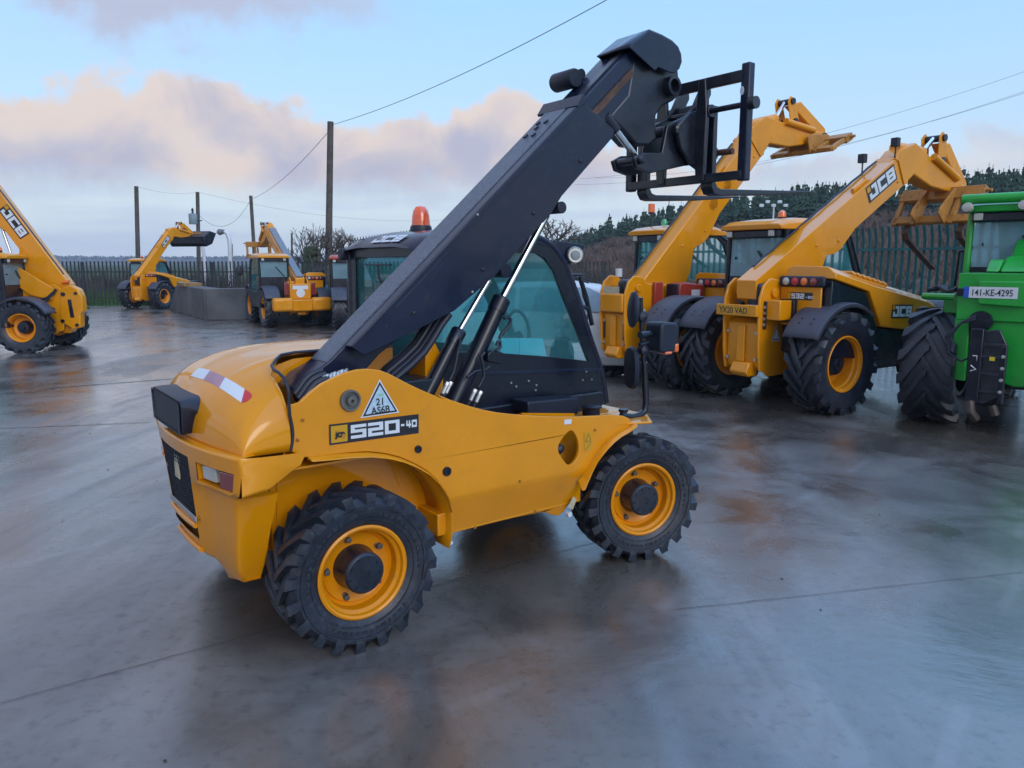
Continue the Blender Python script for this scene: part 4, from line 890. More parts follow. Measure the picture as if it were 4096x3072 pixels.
# ================================================================== larger telehandlers around the yard
def cab_unit(T, paint, roofm, x0=.28, x1=1.95, y0=.12, y1=1.06, z0=.62, zs=1.62, zt=2.26, beacon=None, glass=GLASS, interior=True, rear_dark=True, roof_h=.14, pillar=BLK):
    K = node('cab', T)
    xa = x0 + .03
    so = [(x0 + .1, z0), (x0, zs - .3), (x0, zs), (xa, zt), (x1 - .45, zt), (x1 - .28, zt - .12), (x1, zs), (x1, z0)]
    sg = [(x0 + .07, zs), (xa + .07, zt - .07), (x1 - .50, zt - .06), (x1 - .36, zt - .15), (x1 - .10, zs), (x1 - .12, 1.15), (x0 + .55, 1.12)]
    for y in (y0, y1): MB().prism(so, y - .02, y + .02, holes=[sg]).build('side_frame', pillar, K, .006)
    for y in (y0, y1):
        MB().tube([(x0 - .005, y, z0 + .3), (x0 - .005, y, zs), (xa - .01, y, zt)], .035, 10).build('pillar', pillar, K); MB().tube([(x1 - .5, y, zt), (x1 - .28, y, zt - .10), (x1 + .01, y, zs), (x1 + .01, y, z0 + .1)], .035, 10).build('pillar', pillar, K)
    MB().box(x0 - .01, x0 + .03, y0, y1, z0, zs).build('rear_panel', BLK, K, .01)
    MB().box(x0 - .01, x0 + .03, y0, y1, zt - .08, zt).build('rear_header', BLK, K, .01)
    MB().box(x1 - .02, x1 + .02, y0, y1, z0, 1.2).box(x0, x1, y0, y1, z0, z0 + .03).build('floor_panel', BLK, K, .01)
    def pane(nm, vs, m_=glass): return MB().add(vs, [tuple(range(len(vs)))]).build(nm, m_, K, fix=False, ang=0)
    pane('rear_window', [(x0 - .014, y1 - .05, zs), (x0 - .014, y0 + .05, zs), (xa - .02, y0 + .05, zt - .06), (xa - .02, y1 - .05, zt - .06)], GLASS_SKY if rear_dark else glass)
    MB().tube([(x0 - .03, y0 + .15, zs + .02), (x0 - .022, y0 + .42, zs + .34)], .014, 6).cyl((x0 - .02, y1 - .15, zs + .25), .018, 0, .01, n=10).build('wiper', BLK, K)
    for y in (y0 + .005, y1 - .005): pane('side_window', [(x, y, z) for x, z in sg])
    pane('windscreen', [(x1, y0, 1.2), (x1, y1, 1.2), (x1, y1, zs), (x1, y0, zs)]); pane('windscreen', [(x1, y0, zs), (x1, y1, zs), (x1 - .3, y1, zt - .1), (x1 - .3, y0, zt - .1)])
    h = roof_h
    rf = [(x0 - .14, zt - .02), (x0 - .15, zt + .05), (x0 - .02, zt + h * .75), (x0 + .3, zt + h), (x1 - .6, zt + h), (x1 - .35, zt + h * .6), (x1 - .2, zt - .02)]
    rs = []
    for y, s_ in ((y0 - .04, .6), (y0 + .02, .95), (y0 + .15, 1), (y1 - .15, 1), (y1 - .02, .95), (y1 + .04, .6)): rs.append([(x, y, zt - .02 + (z - zt + .02) * s_) for x, z in rf])
    MB().rings(rs).build('roof', roofm, K, .012, seg=2, ang=28)
    MB().box(x0 - .10, x0 + .02, y0 + .03, y1 - .03, zt - .13, zt - .02).build('roof_visor', BLK, K, .02)
    for y in (y0 + .14, y1 - .10): MB().box(x0 - .125, x0 - .10, y - .045, y + .045, zt - .11, zt - .03).build('work_lamp', CLR, K, .008)
    if beacon:
        bx, by = beacon; Bc = node('beacon', T, (bx, by, zt + h - .01))
        MB().cyl((0, 0, 0), .06, 0, .04, 'z').build('beacon_base', BLK, Bc); MB().lathe([(.055, .03), (.055, .07), (.045, .11), (.02, .13), (0, .135)], 20, ax='z').build('beacon_dome', ORL, Bc)
    if interior:
        MB().box(x0 + .25, x0 + .7, (y0 + y1) / 2 - .22, (y0 + y1) / 2 + .22, z0 + .35, z0 + .48).box(x0 + .2, x0 + .32, (y0 + y1) / 2 - .2, (y0 + y1) / 2 + .2, z0 + .45, z0 + 1.15).build('driver_seat', BLK2, K, .04)
        cx, cy_, cz_ = x1 - .45, (y0 + y1) / 2, 1.50
        MB().tube([(cx + .06 * math.sin(a), cy_ + .18 * math.cos(a), cz_ + .16 * math.sin(a)) for a in [k * math.pi / 10 for k in range(21)]], .014, 6).tube([(cx, cy_, cz_), (cx + .25, cy_, 1.1)], .03, 8).build('steering_wheel', BLK, K)
        MB().prism([(x1 - .3, z0), (x1 - .3, 1.3), (x1 - .1, 1.42), (x1 - .04, 1.2), (x1 - .04, z0)], y0 + .05, y1 - .05).build('dashboard', BLK2, K, .03)
    return K
def fender(T, x, y0, y1, zc, r, a0, a1, m=None):
    rs = []
    for k in range(15):
        a = R(a0 + (a1 - a0) * k / 14); c, s = math.cos(a), math.sin(a)
        rs.append([(x + (r - dr) * c, y, zc + (r - dr) * s) for y, dr in ((y0, .05), (y0, .012), (y0 + .03, 0), (y1 - .05, 0), (y1, .015), (y1, .06))])
    f = MB().rings(rs, closed=False, cap=False).build('fender', m or FEND, T, solid=.012, ang=40)
    a = R(a0 + (a1 - a0) * .18)
    for u in (-.08, .08):
        for v in (-.05, .05):
            aa = a + v; p = (x + (r + .004) * math.cos(aa), (y0 + y1) / 2 + u, zc + (r + .004) * math.sin(aa))
            MB().lathe([(.014, -.004), (.014, .006), (0, .008)], 8, (0, 0, 0), 'x').xf(Matrix.Translation(p) @ Matrix.Rotation(-aa, 4, 'Y')).build('fender_bolt', BLK, f)
def boom_unit(T, paint, piv, ang, L, y0=-.18, y1=.12, dep=.41, logo=True, head=None, worn=YEL2, side=-1, tip_lamps=False, silver=False, fat=0, circles=False, logo_at=None):
    """piv: top edge at the rear, boom runs forward and up"""
    ca, sa = math.cos(R(ang)), math.sin(R(ang))
    def bp(s, t): return (piv[0] + ca * s - sa * t, piv[1] + sa * s + ca * t)
    ym = (y0 + y1) / 2
    body = [bp(0, 0), bp(L, 0), bp(L + .06, -dep), bp(L * .62, -dep * 1.0), bp(L * .5, -dep * 1.22), bp(L * .46, -dep * 1.2), bp(L * .40, -dep), bp(1.35, -dep), bp(1.05, -dep * 1.5), bp(.7, -dep * 1.7), bp(.2, -dep * 1.5), bp(-.02, -.45), bp(-.10, -.2)]
    MB().prism(body, y0, y1).build('boom', paint, T, .022, seg=3)
    if silver: MB().prism([bp(.05, .004), bp(L, .004), bp(L, .05), bp(.05, .05)], y0 + .03, y1 - .03).build('boom_top_cover', mat('sky_sheen_grey', (.12, .14, .17), .3), T, .015)  # sky reflection on the boom's top plate put into its grey-blue colour
    if circles:
        for s_ in (.62, .74):
            c = bp(L * s_, -dep * .5); MB().lathe([(.085, -.004), (.09, -.010), (.096, -.004)], 32, (c[0], y0, c[1])).build('boom_boss', paint, T)
    # collar, inner section, end plates
    MB().prism([bp(L - .05, .012), bp(L + .02, .012), bp(L + .02, -.03), bp(L - .05, -.03)], y0 - .012, y1 + .012).build('boom_collar', paint, T, .004)
    hs = head or {}
    yi0, yi1 = y0 + .03, y1 - .03
    nose = [bp(L - .3, -.03), bp(L + .22, -.02), bp(L + .34, -.07), bp(L + .66, -.50), bp(L + 1.22, -1.28), bp(L + 1.05, -1.34), bp(L + .88, -1.22), bp(L + .42, -.70), bp(L + .24, -.46), bp(L - .3, -.36)]
    nose = [bp(L - .3, -.03), bp(L + .16, .05), bp(L + .54, -.03), bp(L + .88, -.48), bp(L + 1.52, -1.22), bp(L + 1.42, -1.33), bp(L + 1.2, -1.17), bp(L + .66, -.78), bp(L + .33, -.42), bp(L + .10, -.44), bp(L - .3, -.36)]
    MB().prism(nose, yi0, yi1).build('boom_nose', worn, T, .02)
    MB().prism([bp(L - .02, -.03), bp(L + .10, -.02), bp(L + .16, -.3), bp(L + .06, -.42), bp(L - .02, -.40)], y0 - .02, y0).build('nose_plate', worn, T, .006)
    # tilt cylinder on the nose, lever and link
    a, b = bp(L + .22, .06), bp(L + .80, -.30)
    MB().tube([(a[0], ym, a[1]), (b[0], ym, b[1])], .085, 16).build('tilt_cylinder', worn, T)
    for yy in (yi0 - .035, yi1 + .005):
        MB().tube([(bp(L + .84, -.40)[0], yy + .015, bp(L + .84, -.40)[1]), (bp(L + 1.30, -.98)[0], yy + .015, bp(L + 1.30, -.98)[1])], .055, 12).build('nose_rib', worn, T)
    c = bp(L + 1.16, -.26)
    MB().tube([(b[0], ym, b[1]), (c[0], ym, c[1])], .035, 12).build('tilt_rod', CHROME, T)
    for y in (yi0 - .02, yi1):
        MB().prism([bp(L + 1.10, -.20), bp(L + 1.20, -.18), bp(L + 1.27, -.28), bp(L + 1.12, -.60), bp(L + .96, -.62), bp(L + .92, -.50)], y, y + .02).build('tilt_lever', worn, T, .01)
    MB().prism([bp(L + 1.18, -.34), bp(L + 1.42, -.46), bp(L + 1.64, -1.22), bp(L + 1.56, -1.36), bp(L + 1.44, -1.26)], ym - .08, ym + .08).build('tilt_link', worn, T, .02)
    for (s_, t_) in ((1.18, -.27), (1.02, -.55), (1.46, -1.24)): q = bp(L + s_, t_); MB().cyl((q[0], 0, q[1]), .05, yi0 - .05, yi1 + .05, n=20).build('pin', BLK, T)
    q = bp(L - .85, .035); MB().prism([bp(L - 1.0, .004), bp(L - .98, .05), bp(L - .70, .05), bp(L - .66, .004)], y0 + .05, y0 + .11).build('hose_guide', paint, T, .008)
    MB().tube([(bp(k * .25 * L / 4 + .3, .02)[0], y1 - .04, bp(k * .25 * L / 4 + .3, .02 + .012 * (k % 2))[1]) for k in range(15)], .014, 6).build('boom_hose', BLK2, T)
    for s_, t_ in ((.35, -.3), (1.2, -.2), (L * .5, -dep * .9), (L - .12, -.12), (L - .12, -.30)):
        q = bp(s_, t_); MB().lathe([(.022, 0), (.022, -.008), (.012, -.014), (0, -.014)], 8, (q[0], y0, q[1])).build('boom_bolt', paint, T)
    if tip_lamps:
        for y in (y0 + .03, y1 - .03):
            q = bp(L - (-.05 if y < 0 else .38), .12); MB().box(q[0] - .05, q[0] + .03, y - .05, y + .05, q[1] + .02, q[1] + .14).tube([(q[0], y, q[1] - .14), (q[0], y, q[1] + .06)], .012, 6).build('boom_lamp', BLK2, T, .012)
    if logo:
        yy = y0 - .001 if side < 0 else y1 + .001
        o = bp(L * .745, -dep * .63)
        M = plane_M((o[0], yy, o[1]), (ca, 0, sa), (-sa, 0, ca)) if side < 0 else plane_M((bp(logo_at or L * .98, -dep * .63)[0], yy, bp(logo_at or L * .98, -dep * .63)[1]), (-ca, 0, -sa), (-sa, 0, ca))
        logo_plate(T, M @ Matrix.Scale(1.32, 4, (1, 0, 0)), dep * .56)
    # lift ram
    a = bp(L * .46, -dep * 1.1); b = (.28, .95)
    va = Vector((a[0], ym, a[1])); vb = Vector((b[0], ym, b[1])); d = (va - vb).normalized()
    MB().tube([tuple(va), tuple(vb + d * .3)], .035, 16).build('lift_ram_rod', CHROME, T)
    MB().tube([tuple(vb), tuple(vb + (va - vb) * .55)], .065, 18).build('lift_ram', BLK, T)
    return bp, ym, L
def carriage(T, bp, ym, L, down=0, forks=False, paint=RUSTY_Y, wide=1.25):
    at = lambda l: (l + (1.0 if forks else 1.35), -1.13 if forks else -1.25)
    q = bp(*at(L)); e = node('fork_carriage', T, (q[0], ym, q[1])); e.rotation_euler = (0, R(down), 0)
    h = wide / 2
    MB().box(-.02, .10, -h, h, -.03, .17).build('top_beam', paint, e, .012)
    MB().box(.0, .08, -h, h, -.42, -.30).build('bottom_beam', paint, e, .012)
    for y in (-h + .05, -.28, .28, h - .05): MB().box(.0, .07, y - .035, y + .035, -.44, .0).build('upright', paint, e, .008)
    MB().prism([(-.22, -.42), (-.22, -.30), (-.06, .12), (.06, .16), (.06, -.46)], -.22, -.19).prism([(-.22, -.42), (-.22, -.30), (-.06, .12), (.06, .16), (.06, -.46)], .19, .22).build('hitch_cheek', paint, e, .01)
    MB().tube([(.03, -h - .08, .10), (.03, h + .08, .10)], .025, 10).build('fork_shaft', paint, e)
    if forks:
        for y in (-.42, .40):
            MB().prism([(.08, .1), (.13, .1), (.13, -.50), (.20, -.56), (1.15, -.57), (1.15, -.585), (.18, -.61), (.08, -.54)], y - .05, y + .05).build('fork', RUST, e, .006)
    return e
def tower(T, paint, hw=.27, plate=None, seg_label=None):
    tp = [(-.66, 1.10), (-.655, 1.38), (-.60, 1.53), (-.48, 1.62), (-.33, 1.60), (-.22, 1.50), (.75, 1.46), (.75, .90), (.42, .62), (.10, .42), (-.44, .40), (-.50, .46), (-.60, .48), (-.645, .75)]
    for s in (-1, 1): MB().prism(tp, s * hw - .018, s * hw + .018).build('tower_side', paint, T, .012)
    MB().box(-.40, .7, -hw + .02, hw - .02, .46, 1.0).build('chassis', paint, T, .01)
    MB().prism([(-.56, .50), (-.60, .60), (-.60, 1.06), (-.45, 1.12), (-.45, .50)], -hw + .02, hw - .02).build('rear_plate', paint, T, .02)
    MB().prism([(-.66, .40), (-.72, .46), (-.66, .58), (-.5, .58), (-.5, .40)], -.17, .10).build('tow_hitch', paint, T, .02)
    MB().box(-.635, -.60, -.05, .07, .58, 1.04).build('hitch_post', worn_y if paint is YEL else paint, T, .012)
    MB().tube([(-.66, -.13, .42), (-.64, -.13, .52)], .02, 8).build('hitch_pin', STEEL, T)
    for y in (-.22, .22):
        for z in (.62, .95): MB().cyl((0, 0, 0), .022, 0, .02, 'x', 6).xf(Matrix.Translation((-.622, y, z))).build('plate_bolt', STEEL, T)
    MB().box(-.60, -.30, -.23, -.02, 1.15, 1.56).build('boom_end_cover', BLK, T, .06, seg=3)
    MB().tube([(-.56, .12, 1.30), (-.50, .06, 1.36), (-.40, .05, 1.33)], .055, 12).tube([(-.60, .02, 1.18), (-.58, .02, 1.26)], .03, 8).build('hose_bundle', BLK, T)
    MB().cyl((-.42, 0, 1.44), .055, -hw - .06, hw + .06, n=20).build('boom_pivot_pin', paint, T, .006)
    c = MB().prism([(.30, .40), (.36, .46), (.28, .46)], -.3, -.29); 
    MB().tube([(.12 + .05 * math.cos(a), -.29, .40 + .05 * math.sin(a)) for a in [k * math.pi / 6 for k in range(13)]], .014, 6).build('tie_ring', BLK, T)
worn_y = YEL2
def wheels4(T, key, hw, wb, steer=0, spin=(0, 20, 40, 60)):
    for k, (x, y) in enumerate(((0, -hw), (0, hw), (wb, -hw), (wb, hw))): wheel(T, key, x, y, .61, R(steer) if x > 1 else 0, R(spin[k]), bolts=False)
    for x in (0, wb): MB().tube([(x, -hw + .1, .6), (x, -.3, .6), (x, 0, .6), (x, .3, .6), (x, hw - .1, .6)], [.08, .09, .2, .09, .08], 16).build('axle', BLK, T)
wheel_meshes('big', .62, .46, .335, 17, deep=.32)
wheel_meshes('bigred', .62, .46, .335, 17, deep=.32, rim=mat('white_rim', (.5, .5, .5), .5))
wheel_meshes('giant', .655, .56, .335, 15, deep=.2, rim=BLK)
def bonnet(T, paint, logo=True):
    K = node('engine_bonnet', T)
    Y0, Y1 = -1.0, -.32
    side = [(-.24, 1.62), (.46, 1.46), (.75, 1.02), (1.36, .95), (1.60, 1.02), (2.26, 1.06), (2.27, 1.14), (1.80, 1.30), (.52, 1.535), (-.22, 1.69)]
    top = [(-.22, 1.69), (.52, 1.535), (1.80, 1.30), (2.27, 1.14)]
    rs = []
    for y, d in ((Y0, 0), (Y0 + .03, .008), (Y0 + .12, .075), (Y1 - .08, .085), (Y1, .05)):
        rs.append([(x - (.05 if (x > 2.2 and y < -.9) else 0) + (.0), y, z + (d if i >= 6 else 0)) for i, (x, z) in enumerate(side)])
    MB().rings(rs).build('bonnet_shell', paint, K, .012, seg=2, ang=28)
    MB().prism([(-.26, .72), (-.24, 1.60), (.44, 1.44), (.72, 1.0), (1.36, .93), (1.36, .62), (.72, .60)], Y0 + .03, Y1).build('side_panel', BLK, K, .01)
    MB().box(.6, 2.15, Y0 + .05, Y1, .48, .97).build('tank', BLK, K, .03)
    for k in range(7):
        x = .30 + k * .11; z = 1.535 + (.52 - x) * .20 + .075
        MB().tube([(x, Y0 + .10, z + .00), (x + .03, Y0 + .16, z + .032), (x + .06, Y1 - .12, z + .035), (x + .08, Y1 - .06, z + .02)], .022, 8).build('vent_rib', YEL2, K)
    if logo: logo_plate(K, plane_M((.95, Y0 - .002, 1.12), (1, 0, -.03), (0, 0, 1)) @ Matrix.Scale(1.15, 4, (1, 0, 0)), .17)
    return K
def lamp_panel(T, paint, x=-.30, y0=-.30, y1=-.92, z=1.585, word=None):
    MB().box(x, x + .03, y1 + .05, y0, 1.05, 1.52).build('rear_wing_panel', paint, T, .01)
    q = MB().box(x - .035, x + .03, y1, y0 + .01, z - .065, z + .065).build('lamp_bar', BLK2, T, .03, seg=3)
    for k, m_ in enumerate((CLR, REDR, ORL, REDL)):
        MB().lathe([(.045, 0), (.045, -.012), (.03, -.022), (0, -.026)], 20, (x - .032, y0 - .10 - .128 * k, z), 'x').build(('reverse_lamp', 'tail_lamp', 'indicator_lamp', 'fog_lamp')[k], m_, q)
    if word:
        M = plane_M((x - .002, y0 - .10, z - .22), (0, -1, 0), (0, 0, 1))
        p = sheet('model_plate', [(0, 0), (.36, 0), (.36, .09), (0, .09)], DECALB, T, M, .002)
        sheet('badge', [(.005, .006), (.055, .006), (.055, .084), (.005, .084)], DECALY, p, M, .004)
        mb, tw = block_text(word[0], .062, .055, .015, .008); mb.xf(M @ Matrix.Translation((.065, .014, .005))).build('lettering', WHITE, p, fix=False, ang=0)
        mb, tw = block_text(word[1], .03, .034, .008, .006); mb.xf(M @ Matrix.Translation((.260, .02, .005))).build('lettering', WHITE, p, fix=False, ang=0)
def tele(label, fr, ang, L, group=None, dep=.41, steer=0, beacon=(.8, .6), forks=None, logo=True, bumper=False, plate=None, sc=1.0, side=-1, silver=False, tips=False, word=None, down=0, paint=YEL, roofm=YEL, key='big', piv=(-.62, 1.59), shift=0, logo_at=None, cabkw=None, circles=False, spin=(0, 20, 40, 60), rear_dark=True):
    T = thing('telehandler', label, 'telehandler', fr.loc, fr.h, group, sc)
    tower(T, paint); lamp_panel(T, paint, x=-.30 + shift, word=word, y0=-.30 - shift * .15, y1=-.92 - shift * .12, z=1.585 - shift * .08); bk = bonnet(T, paint); bk.location = (shift, 0, -.12 * shift)
    cab_unit(T, paint, roofm, beacon=beacon, rear_dark=rear_dark, **(cabkw or {}))
    MB().box(.3, 2.5, -.27, .27, .45, .95).build('main_frame', paint, T, .02)
    bp, ym, L = boom_unit(T, paint, piv, ang, L, dep=dep, logo=logo, silver=silver, side=side, tip_lamps=tips, circles=circles, logo_at=logo_at)
    wheels4(T, key, .86, 2.35, steer, spin)
    for y0, y1 in ((-1.09, -.62), (.62, 1.09)): fender(T, 0, y0, y1, .6, .74, 152, 52)
    fender(T, 2.35, .62, 1.09, .6, .74, 140, 50); fender(T, 2.35, -1.09, -.62, .6, .70, 120, 50)
    if forks is not None: carriage(T, bp, ym, L, down, forks, paint=RUSTY_Y if paint is YEL else GRIMY)
    if plate:
        MB().box(-.735, -.66, -.30, .33, 1.155, 1.295).build('plate_bracket', paint, T, .008)
        M = plane_M((-.737, .31, 1.17), (0, -1, 0), (0, 0, 1))
        p = sheet('number_plate', [(0, 0), (.50, 0), (.50, .11), (0, .11)], plate[1], T, M, .002)
        text_obj(plate[0], .105, DECALB, p, M @ Matrix.Translation((.035, .018, 0)), .004, .0015, sx=.92)
    # mirror on a stalk at the left of the cab
    MB().tube([(1.75, 1.10, 1.9), (1.78, 1.42, 1.92), (1.78, 1.45, 1.6)], .014, 6).build('mirror_arm', BLK, T)
    MB().lathe([(0, -.02), (.8, -.015), (1, .01), (.8, .03), (0, .05)], 24, ax='x').xf(Matrix.Translation((1.76, 1.42, 1.82)) @ Matrix.Diagonal((1, .13, .17, 1))).build('door_mirror', BLK2, T)
    return T, bp, ym, L
# --- the one with the plate, right of the middle
FC = Frame(4.0, 9.05, 0, -1.1, 33)
TC, bpC, ymC, LC = tele('yellow telehandler with yellow number plate and lowered forks, beside the green machine', FC, 30.4, 3.26, 'yellow telehandlers parked round the yard', forks=True, plate=('YX20 VAD', mat('plate_yellow', (.62, .30, .01), .35)), tips=True, word=('532', '-60'), down=30, spin=(10, 30, 0, 0))
c = MB(); M = plane_M((-.61, -.05, 1.26), (0, -1, 0), (0, 0, 1)); mb, tw = block_text('JCB', .055, .06, .014, .008); mb.xf(plane_M((-.603, -.02, 1.24), (0, -1, 0), (0, 0, 1))).build('lettering', WHITE, TC, fix=False, ang=0)
for s_, m_, l_ in ((1, WHITE, .0), (.82, DECALB, .002), (.66, WHITE, .004)):
    sheet('certificate_sticker', [(-.085 * s_, -.075 * s_), (.085 * s_, -.075 * s_), (0, .13 * s_)], m_, TC, plane_M((-.33, -.29 - l_, .92), (1, 0, 0), (0, 0, 1)), .001)
MB().box(-.58, -.36, -.52, -.29, 1.12, 1.36).build('hydraulic_box', YEL, TC, .012)
MB().box(-.59, -.575, -.335, -.29, 1.0, 1.34).build('valve_cover', BLK, TC, .004)
for k in range(4): MB().tube([(-.60, -.31, 1.06 + k * .07), (-.59, -.31, 1.06 + k * .07)], .02, 8).build('valve_cap', STEEL, TC)
MB().prism([(-.36, 1.10), (-.36, 1.34), (-.28, 1.38), (-.22, 1.22), (-.24, 1.06)], -.55, -.32).build('cable_drum', BLK, TC, .01)
MB().tube([(-.20, -.60, 1.66), (-.20, -.60, 1.5), (-.19, -.62, 1.42), (-.12, -.62, 1.38)], .022, 10).build('exhaust_pipe', mat('exhaust_steel', (.16, .12, .09), .5, metal=.4), TC)
# --- the one behind it, boom high
FB = Frame(2.03, 11.795, 0, 0, 33)
TB, bpB, ymB, LB = tele('yellow telehandler with its boom raised highest and a red box on its side', FB, 45.6, 3.42, 'yellow telehandlers parked round the yard', dep=.42, forks=False, down=64, beacon=None, logo=False, circles=True, piv=(-.42, 1.34), shift=.95, cabkw=dict(x0=.62, x1=2.15, y1=.92), spin=(5, 50, 10, 0), rear_dark=False)
MB().box(-.14, .02, -.36, -.30, 1.16, 1.52).build('red_bracket', REDP, TB, .01)
MB().prism([(.10, 1.28), (.10, 1.50), (.20, 1.52), (.62, 1.48), (.62, 1.24), (.2, 1.22)], -.62, -.38).build('red_toolbox', REDP, TB, .02)
MB().box(.08, .16, -.60, -.36, 1.24, 1.50).build('toolbox_end', BLK, TB, .015)
sheet('white_label', [(0, 0), (.18, 0), (.18, .11), (0, .11)], WHITE, TB, plane_M((.34, -.621, 1.30), (1, 0, 0), (0, 0, 1)), .002)
sheet('white_label', [(0, 0), (.16, 0), (.16, .11), (0, .11)], WHITE, TB, plane_M((-.42, -.289, 1.02), (1, 0, 0), (0, 0, 1)), .002)
sheet('cream_label', [(0, 0), (.36, 0), (.36, .10), (0, .10)], CREAM, TB, plane_M((-.665, .18, 1.36), (0, -1, 0), (0, 0, 1)), .01)
for y in (-.22, .22): MB().box(-.612, -.606, y - .02, y + .02, .68, .92).build('slot', BLK, TB)
MB().box(-.68, -.60, -.25, .25, 1.08, 1.36).build('upper_plate', YEL, TB, .03, seg=3)
MB().tube([(-.52, .02, 1.60), (-.52, .02, 1.72)], .05, 14).build('white_cap', WHITEP, TB)
MB().tube([(.75, .72, 2.38), (.75, .72, 2.58)], .012, 6).build('beacon_stalk', BLK, TB)
e = node('beacon', TB, (.75, .72, 2.58)); MB().cyl((0, 0, 0), .05, 0, .03, 'z').build('beacon_base', BLK, e); MB().cyl((0, 0, 0), .055, .03, .17, 'z').build('beacon_dome', ORL, e, .01)
MB().lathe([(.045, 0), (.045, .06), (.03, .09), (0, .1)], 16, (.72, .38, 2.39), 'z').build('green_beacon', GREENL, TB)
# --- far one holding a bucket
FF = Frame(-13.5, 30.2, 0, -1.1, 75, .82)
TF, bpF, ymF, LF = tele('distant yellow telehandler lifting a black bucket against the sky', FF, 42, 2.95, 'yellow telehandlers parked round the yard', forks=False, down=0, sc=.82, beacon=(.6, .6))
q = bpF(LF + 1.0, -1.2); Bk = node('bucket', TF, (q[0] + .05, ymF, q[1] - .1))
MB().rings([[(x, y, z) for x, z in ((0, .25), (.5, .55), (1.0, .45), (.62, -.1), (.15, -.25), (0, -.1))] for y in (-1.05, 1.05)]).build('bucket_shell', BLK, Bk, .02)
# --- left edge one, seen from its left rear
FL = Frame(-9.80, 15.3, 0, 1.1, 184, .84)
TL, bpL, ymL, LL = tele('yellow telehandler cut off by the left edge of the photo', FL, 57, 4.6, 'yellow telehandlers parked round the yard', sc=.84, dep=.48, side=1, forks=None, beacon=(.55, .6), piv=(-.78, 1.60), logo_at=2.35)
MB().prism([(-.55, .9), (-.6, 1.5), (-.85, 1.60), (-1.05, 1.50), (-1.12, 1.3), (-1.12, .95), (-1.05, .9), (-1.03, .56), (-.85, .50), (-.55, .7)], .06, .30).build('rear_frame', YEL, TL, .03)
MB().prism([(-.80, .8), (-.77, 1.25), (-.86, 1.25), (-.90, .8)], .295, .31).build('frame_slot', BLK, TL, .01)
e = MB().tube([(-.60, .16, 1.65), (-.72, .16, 1.68), (-.78, .16, 1.68)], [.03, .045, .045], 10).build('tail_beacon', ORL, TL)
for k, (x, z, r_) in enumerate(((-.68, 1.38, .05), (-.62, .72, .045), (-.98, 1.40, .035), (-.95, .62, .04), (-.30, 1.28, .04), (-.42, 1.02, .035))): MB().cyl((x, 0, z), r_, .295, .335, n=14).build('frame_pin', BLK, TL)
MB().tube([(-.55, .34, 1.50), (-.35, .40, 1.30), (-.10, .42, 1.22), (.15, .40, 1.30)], .03, 8).build('hydraulic_hose', BLK2, TL); MB().tube([(-.50, .34, 1.42), (-.30, .44, 1.18), (-.05, .46, 1.12), (.10, .42, 1.2)], .025, 8).build('hydraulic_hose', BLK2, TL)
MB().box(-.22, .12, .30, .44, 1.06, 1.20).build('pale_valve_block', mat('pale_alloy', (.28, .31, .36), .5, metal=.3, var=.3, scale=20), TL, .02)
MB().prism(FL.xz([(40, 1052), (57, 1058), (215, 1154), (208, 1200), (120, 1180), (40, 1120)], .36), .34, .38).build('hose_guard', YEL, TL, .01)
# --- one seen from behind, with rear weights
FR_ = Frame(-6.9, 21.7, 0, .95, 119, .86)
TR, bpR, ymR, LR = tele('yellow telehandler seen from behind, sky-silvered boom top and round yellow rear weights', FR_, 24, 4.2, 'yellow telehandlers parked round the yard', sc=.86, silver=True, forks=False, down=0, beacon=None, logo=False)
for y in (-.62, .62): MB().box(-1.05, -.72, y - .32, y + .32, .55, .98).build('rear_weight', YEL2, TR, .09, seg=3)
MB().box(-.95, -.66, -.34, .34, .55, .92).box(-.74, -.66, -.34, .34, .92, 1.42).build('rear_weight_block', YEL, TR, .03)
sheet('number_plate', [(0, 0), (.5, 0), (.5, .12), (0, .12)], WHITE, TR, plane_M((-.742, .25, 1.24), (0, -1, 0), (0, 0, 1)), .003)
MB().lathe([(.14, 0), (.14, -.004), (0, -.006)], 20, (-.742, 0, 1.12), 'x').build('round_label', WHITE, TR)
MB().box(-.70, -.66, .36, .50, 1.05, 1.45).build('tail_lamp', REDL, TR, .02); MB().box(-.70, -.66, -.50, -.36, 1.05, 1.45).build('tail_lamp', REDL, TR, .02)
# --- red one half hidden behind the small telehandler's cab
FT = Frame(-4.05, 21.4, 0, 0, 104, .84)
TT, bpT, ymT, LT = tele('dark red telehandler, low boom, parked behind the cab of the small telehandler', FT, 8, 3.4, None, sc=.84, forks=False, logo=False, paint=REDP, roofm=REDP, key='bigred', beacon=(.5, .7))
